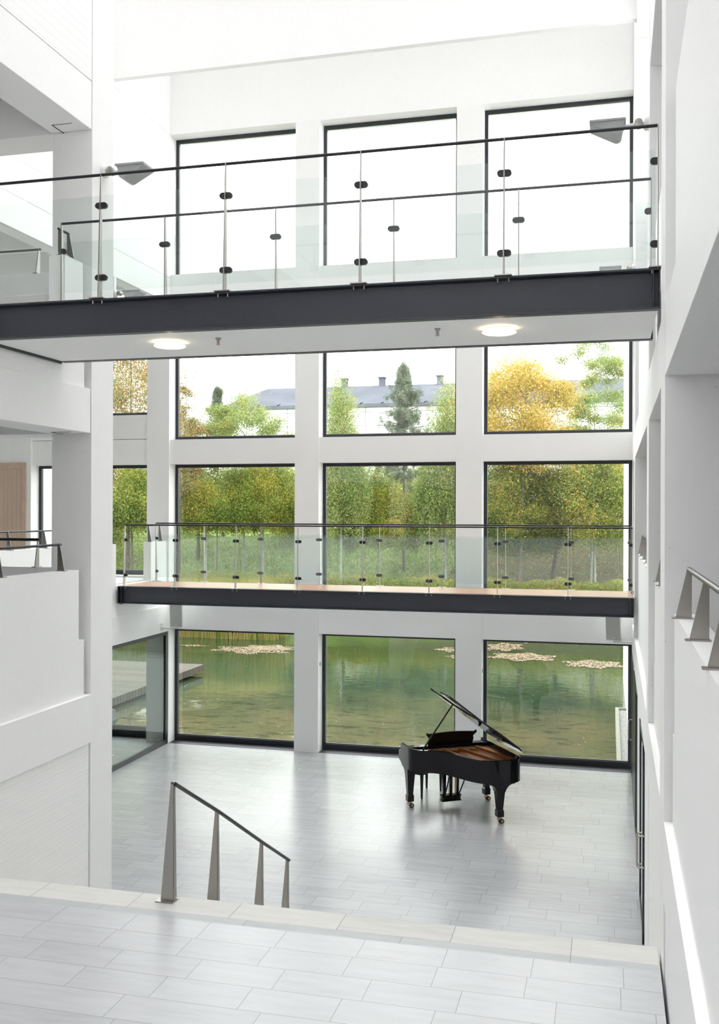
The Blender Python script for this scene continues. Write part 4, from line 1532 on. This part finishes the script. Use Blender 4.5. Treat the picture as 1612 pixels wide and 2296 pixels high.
TREES = [
    ('tall oak with orange lower leaves seen left of the first window', 285, 47, 730, 1190, 3.1, 'round', 'leaf_orange', 87360, 0.045, 'bark', .20, .2),
    ('green weeping tree outside the narrow gallery window', 300, 44, 1010, 1195, 1.7, 'weep', 'leaf_green', 53760, 0.040, 'bark', .16, -.2),
    ('orange and green tree at the left edge of the first window', 402, 50, 860, 1185, 1.15, 'round', 'leaf_orange', 40320, 0.042, 'bark', .14, 0),
    ('dark green tree behind the first weeping birch', 445, 57, 1045, 1185, 2.3, 'round', 'leaf_dark', 47040, 0.042, 'bark', .18, 0),
    ('pale birch rising in front of the grey roof gable', 545, 52, 880, 1120, 2.6, 'clump', 'leaf_pale', 74970, 0.038, 'bark_birch', .12, .2),
    ('small grey pine top beside the pale birch', 487, 54, 872, 1010, 1.6, 'pine', 'leaf_pine', 28665, 0.053, 'bark', .08, 0),
    ('full weeping birch in the first window', 590, 50, 985, 1200, 2.3, 'weep', 'leaf_green', 100800, 0.038, 'bark_birch', .12, 0),
    ('slim weeping birch left in the first window', 462, 48, 1050, 1195, 1.2, 'weep', 'leaf_green', 40320, 0.038, 'bark_birch', .10, 0),
    ('tall birch with white trunk at the left of the middle window', 765, 47, 775, 1215, 1.25, 'weep', 'leaf_pale', 88200, 0.035, 'bark_birch', .10, 0),
    ('grey green pine in the middle window', 905, 52, 822, 1150, 3.6, 'pine', 'leaf_pine', 132300, 0.053, 'bark', .13, 0),
    ('bushy weeping birch low in the middle window', 850, 49, 1035, 1235, 2.1, 'weep', 'leaf_green', 94080, 0.038, 'bark_birch', .11, 0),
    ('yellow green birch at the right of the middle window', 1000, 48, 800, 1225, 1.5, 'weep', 'leaf_pale', 97020, 0.038, 'bark_birch', .11, 0),
    ('dark tree behind the birches of the middle window', 985, 58, 1050, 1250, 2.4, 'round', 'leaf_dark', 47040, 0.042, 'bark', .18, 0),
    ('bright yellow maple in the right window', 1165, 45, 800, 1060, 2.4, 'round', 'leaf_yellow', 63840, 0.045, 'bark', .17, .3),
    ('pale green birch reaching the top of the right window', 1325, 47, 740, 1080, 1.9, 'clump', 'leaf_pale', 66150, 0.035, 'bark_birch', .11, .2),
    ('dense green tree under the yellow maple', 1165, 46, 1030, 1235, 2.2, 'round', 'leaf_dark', 100800, 0.040, 'bark', .17, 0),
    ('green and gold tree at the right edge of the right window', 1335, 45, 1000, 1225, 2.0, 'round', 'leaf_green', 94080, 0.040, 'bark_birch', .10, -.1),
    ('dark leaning tree with two trunks in the right window', 1238, 48, 1060, 1215, 2.3, 'round', 'leaf_dark', 73920, 0.040, 'bark', .22, .6),
    ('broad tree on the bank behind the column', 690, 58, 1030, 1205, 2.6, 'round', 'leaf_green', 60480, 0.042, 'bark', .18, 0),
    ('dark evergreen behind the left column', 200, 56, 980, 1250, 3.2, 'round', 'leaf_dark', 53760, 0.048, 'bark', .2, 0),
    ('far dark tree behind the first window', 500, 66, 1050, 1175, 4.6, 'round', 'leaf_dark', 32500, 0.052, 'bark', .2, 0),
    ('far dark tree behind the left half of the middle window', 770, 67, 1040, 1180, 4.8, 'round', 'leaf_dark', 32500, 0.052, 'bark', .2, 0),
    ('far green tree behind the right half of the middle window', 960, 66, 1060, 1180, 4.4, 'round', 'leaf_green', 30000, 0.052, 'bark', .2, 0),
    ('far dark tree behind the left half of the right window', 1120, 65, 1050, 1180, 4.4, 'round', 'leaf_dark', 32500, 0.052, 'bark', .2, 0),
    ('far green tree behind the right half of the right window', 1330, 65, 1050, 1180, 4.6, 'round', 'leaf_green', 32500, 0.052, 'bark', .2, 0),
]
for t in TREES:
    tree(*t)

# low clipped hedge at the foot of the bank
n = 95000
P = np.stack([np.random.uniform(-34, 6, n), np.random.uniform(44.6, 46.0, n), np.random.uniform(.75, 1.78, n)], 1)
P[:, 2] += .07 * np.sin(P[:, 0] * 2.1) + .05 * np.sin(P[:, 0] * 5.3)
H_ = thing('hedge', 'low clipped green hedge at the foot of the bank', 'hedge', (0, 0, 0))
o = bpy.data.objects.new('foliage', leafmesh('foliage', quads(P, None, np.full(n, .042), .6), M['leaf_hedge']))
C.objects.link(o)
o.parent = H_
m = MB()
for x in np.arange(-34, 6, .6):
    m.tube([(x, 45.3, .6), (x + .1, 45.3, 1.5)], .02, 5)
m.build('stems', M['bark'], H_)

# fallen leaves on the bank
n = 9000
X_ = np.random.uniform(-14, 3, n)
Y_ = np.random.uniform(46.5, 60, n)
Z_ = np.array([gz(a, b) for a, b in zip(X_, Y_)]) + .03
o = bpy.data.objects.new('fallen_leaves', leafmesh('fallen_leaves', quads(np.stack([X_, Y_, Z_], 1), None, np.full(n, .036), .6), M['litter']))
C.objects.link(o)
tag(o, 'fallen autumn leaves scattered over the bank', 'leaves', kind='stuff')

# lawn blades on the left bank
n = 50000
X_ = np.random.uniform(-34, -8, n)
Y_ = np.random.uniform(46, 62, n)
Z_ = np.array([gz(a, b) for a, b in zip(X_, Y_)])
bl = np.stack([X_, Y_, Z_], 1)
w_ = np.random.rand(n, 1) * .05 + .02
h_ = np.random.rand(n, 1) * .12 + .05
dx = np.concatenate([np.random.randn(n, 2) * .05, h_], 1)
sx_ = np.concatenate([w_, np.zeros((n, 2))], 1)
V = np.stack([bl - sx_, bl + sx_, bl + sx_ * .3 + dx, bl - sx_ * .3 + dx], 1).reshape(-1, 3)
m_bl = m_leaf('lawn_blades', [(.2, (.22, .33, .07)), (.5, (.40, .50, .16)), (.85, (.58, .60, .26))], .2)
o = bpy.data.objects.new('lawn_grass', leafmesh('lawn_grass', V, m_bl))
C.objects.link(o)
tag(o, 'short green grass on the left bank', 'grass', kind='stuff')

# reeds at the far shore
n = 42000
X_ = np.random.uniform(-30, -12.6, n)
keep = (X_ < -14) | (np.random.rand(n) < (-12.6 - X_) / 1.4)
X_ = X_[keep]
n = len(X_)
Y_ = 36.9 + np.random.rand(n) * 1.8
b0 = np.stack([X_, Y_, np.full(n, -.3)], 1)
h_ = (1.3 + np.random.rand(n) * 1.2)[:, None]
tip = np.concatenate([np.random.randn(n, 2) * .18, h_], 1)
sx_ = np.tile(np.array([[.008, 0, 0]]), (n, 1))
V = np.stack([b0 - sx_, b0 + sx_, b0 + sx_ * .2 + tip, b0 - sx_ * .2 + tip], 1).reshape(-1, 3)
o = bpy.data.objects.new('reeds', leafmesh('reeds', V, M['reed']))
C.objects.link(o)
tag(o, 'tall yellow green reeds along the far shore', 'reeds', kind='stuff')


# water lily pads in patches
def px2w(px, py, z):
    fx, fy = (px - 806) / FPX, -(py - 1148) / FPX
    d = Vector((-math.sin(yaw) + math.cos(yaw) * fx, math.cos(yaw) + math.sin(yaw) * fx, fy))
    t = (z - 4.8) / d.z
    return d.x * t, d.y * t


lp = []
for (xa, xb, ya, yb, cnt) in ((470, 665, 1448, 1466, 700), (540, 665, 1446, 1458, 500), (400, 470, 1446, 1450, 60), (975, 1100, 1450, 1462, 250), (1090, 1175, 1440, 1458, 500),
                              (1095, 1250, 1462, 1480, 700), (1262, 1400, 1478, 1496, 550), (1000, 1060, 1468, 1475, 60), (1090, 1420, 1432, 1442, 300)):
    ax, ay = px2w((xa + xb) / 2, (ya + yb) / 2, -.25)
    x_a, _ = px2w(xa, (ya + yb) / 2, -.25)
    x_b, _ = px2w(xb, (ya + yb) / 2, -.25)
    _, y_a = px2w((xa + xb) / 2, ya, -.25)
    _, y_b = px2w((xa + xb) / 2, yb, -.25)
    for k in range(int(cnt * 2.6)):
        r, a = math.sqrt(random.random()), random.random() * 2 * PI
        r *= .75 + .35 * math.sin(3 * a + ax) ** 2
        lp.append(((x_a + x_b) / 2 + abs(x_b - x_a) / 2 * r * math.cos(a), (y_a + y_b) / 2 + abs(y_a - y_b) / 2 * r * math.sin(a)))
m = MB()
for x, y in lp:
    r = random.uniform(.013, .038)
    a0 = random.random() * 6
    pts = [(x + r * math.cos(a0 + k * .9), y + r * math.sin(a0 + k * .9), -.242 + random.uniform(0, .012)) for k in range(7)]
    m.add(pts, [tuple(range(7))])
o = m.build('water_lilies', M['lily'])
tag(o, 'pinkish water lily pads floating on the pond', 'water lilies', kind='stuff')

# ---- white building with zinc roof far behind
BY = 84
Bd = thing('office_building', 'white building with grey metal roof far behind the trees', 'building', (0, BY, 0))
x_l, x_r = -36.5, 12.0
MB().box(x_l + 2.5, x_r, 0, 12, 2.5, 14.3).build('wall', M['panel_white'], Bd)
jn = MB()
for z in np.arange(4, 14.3, 1.2):
    jn.box(x_l + 2.5, x_r, -.012, 0, z, z + .035)
for x in np.arange(x_l + 5, x_r, 3.6):
    jn.box(x, x + .035, -.012, 0, 2.5, 14.3)
jn.build('panel_joints', M['roof_zinc'], Bd)
MB().add([(x_l + 2.3, -.4, 14.3), (x_r, -.4, 14.3), (x_r, 5, 16.55), (x_l + 5, 5, 16.55), (x_l + 2.3, 12.4, 14.3), (x_r, 12.4, 14.3),
          (x_l + 2.3, -.4, 14.0), (x_r, -.4, 14.0), (x_r, 12.4, 14.0), (x_l + 2.3, 12.4, 14.0)],
         [(0, 1, 2, 3), (3, 2, 5, 4), (0, 3, 4), (0, 6, 7, 1), (4, 5, 8, 9), (0, 4, 9, 6), (1, 7, 8, 5), (1, 5, 2), (6, 9, 8, 7)]).build('roof', M['roof_zinc'], Bd)
sm = MB()
for x in np.arange(x_l + 4, x_r, 1.9):
    sm.add([(x, -.42, 14.36), (x + .12, -.42, 14.33), (x + .12 + 3.0, 8, 16.68), (x + 3.0, 8, 16.66), (x, -.42, 14.28), (x + .07, -.42, 14.28), (x + .07 + 2.0, 5, 16.5), (x + 2.0, 5, 16.5)],
           [(0, 1, 2, 3), (0, 3, 7, 4), (1, 5, 6, 2), (0, 4, 5, 1), (3, 2, 6, 7), (4, 7, 6, 5)])
sm.build('roof_seams', simple('seam_grey', (.03, .033, .04), .8, spec=.0), Bd)
for x in (-24.2, -20.6, -10.3, -15.2):
    MB().box(x, x + .5, 4.7, 5.4, 16.2, 17.2).box(x - .08, x + .58, 4.6, 5.5, 17.2, 17.3).build('chimney', M['roof_zinc'], Bd)
for x0_, x1_, z0_ in ((-23.5, -16.5, 9.6), (-30, -25, 9.6), (-9, -2, 9.4)):
    lv = MB()
    for k in range(7):
        lv.box(x0_, x1_, -.12, -.02, z0_ + k * .28, z0_ + k * .28 + .14)
    lv.build('louvres', simple('dark_louvres', (.12, .12, .13), .5), Bd)
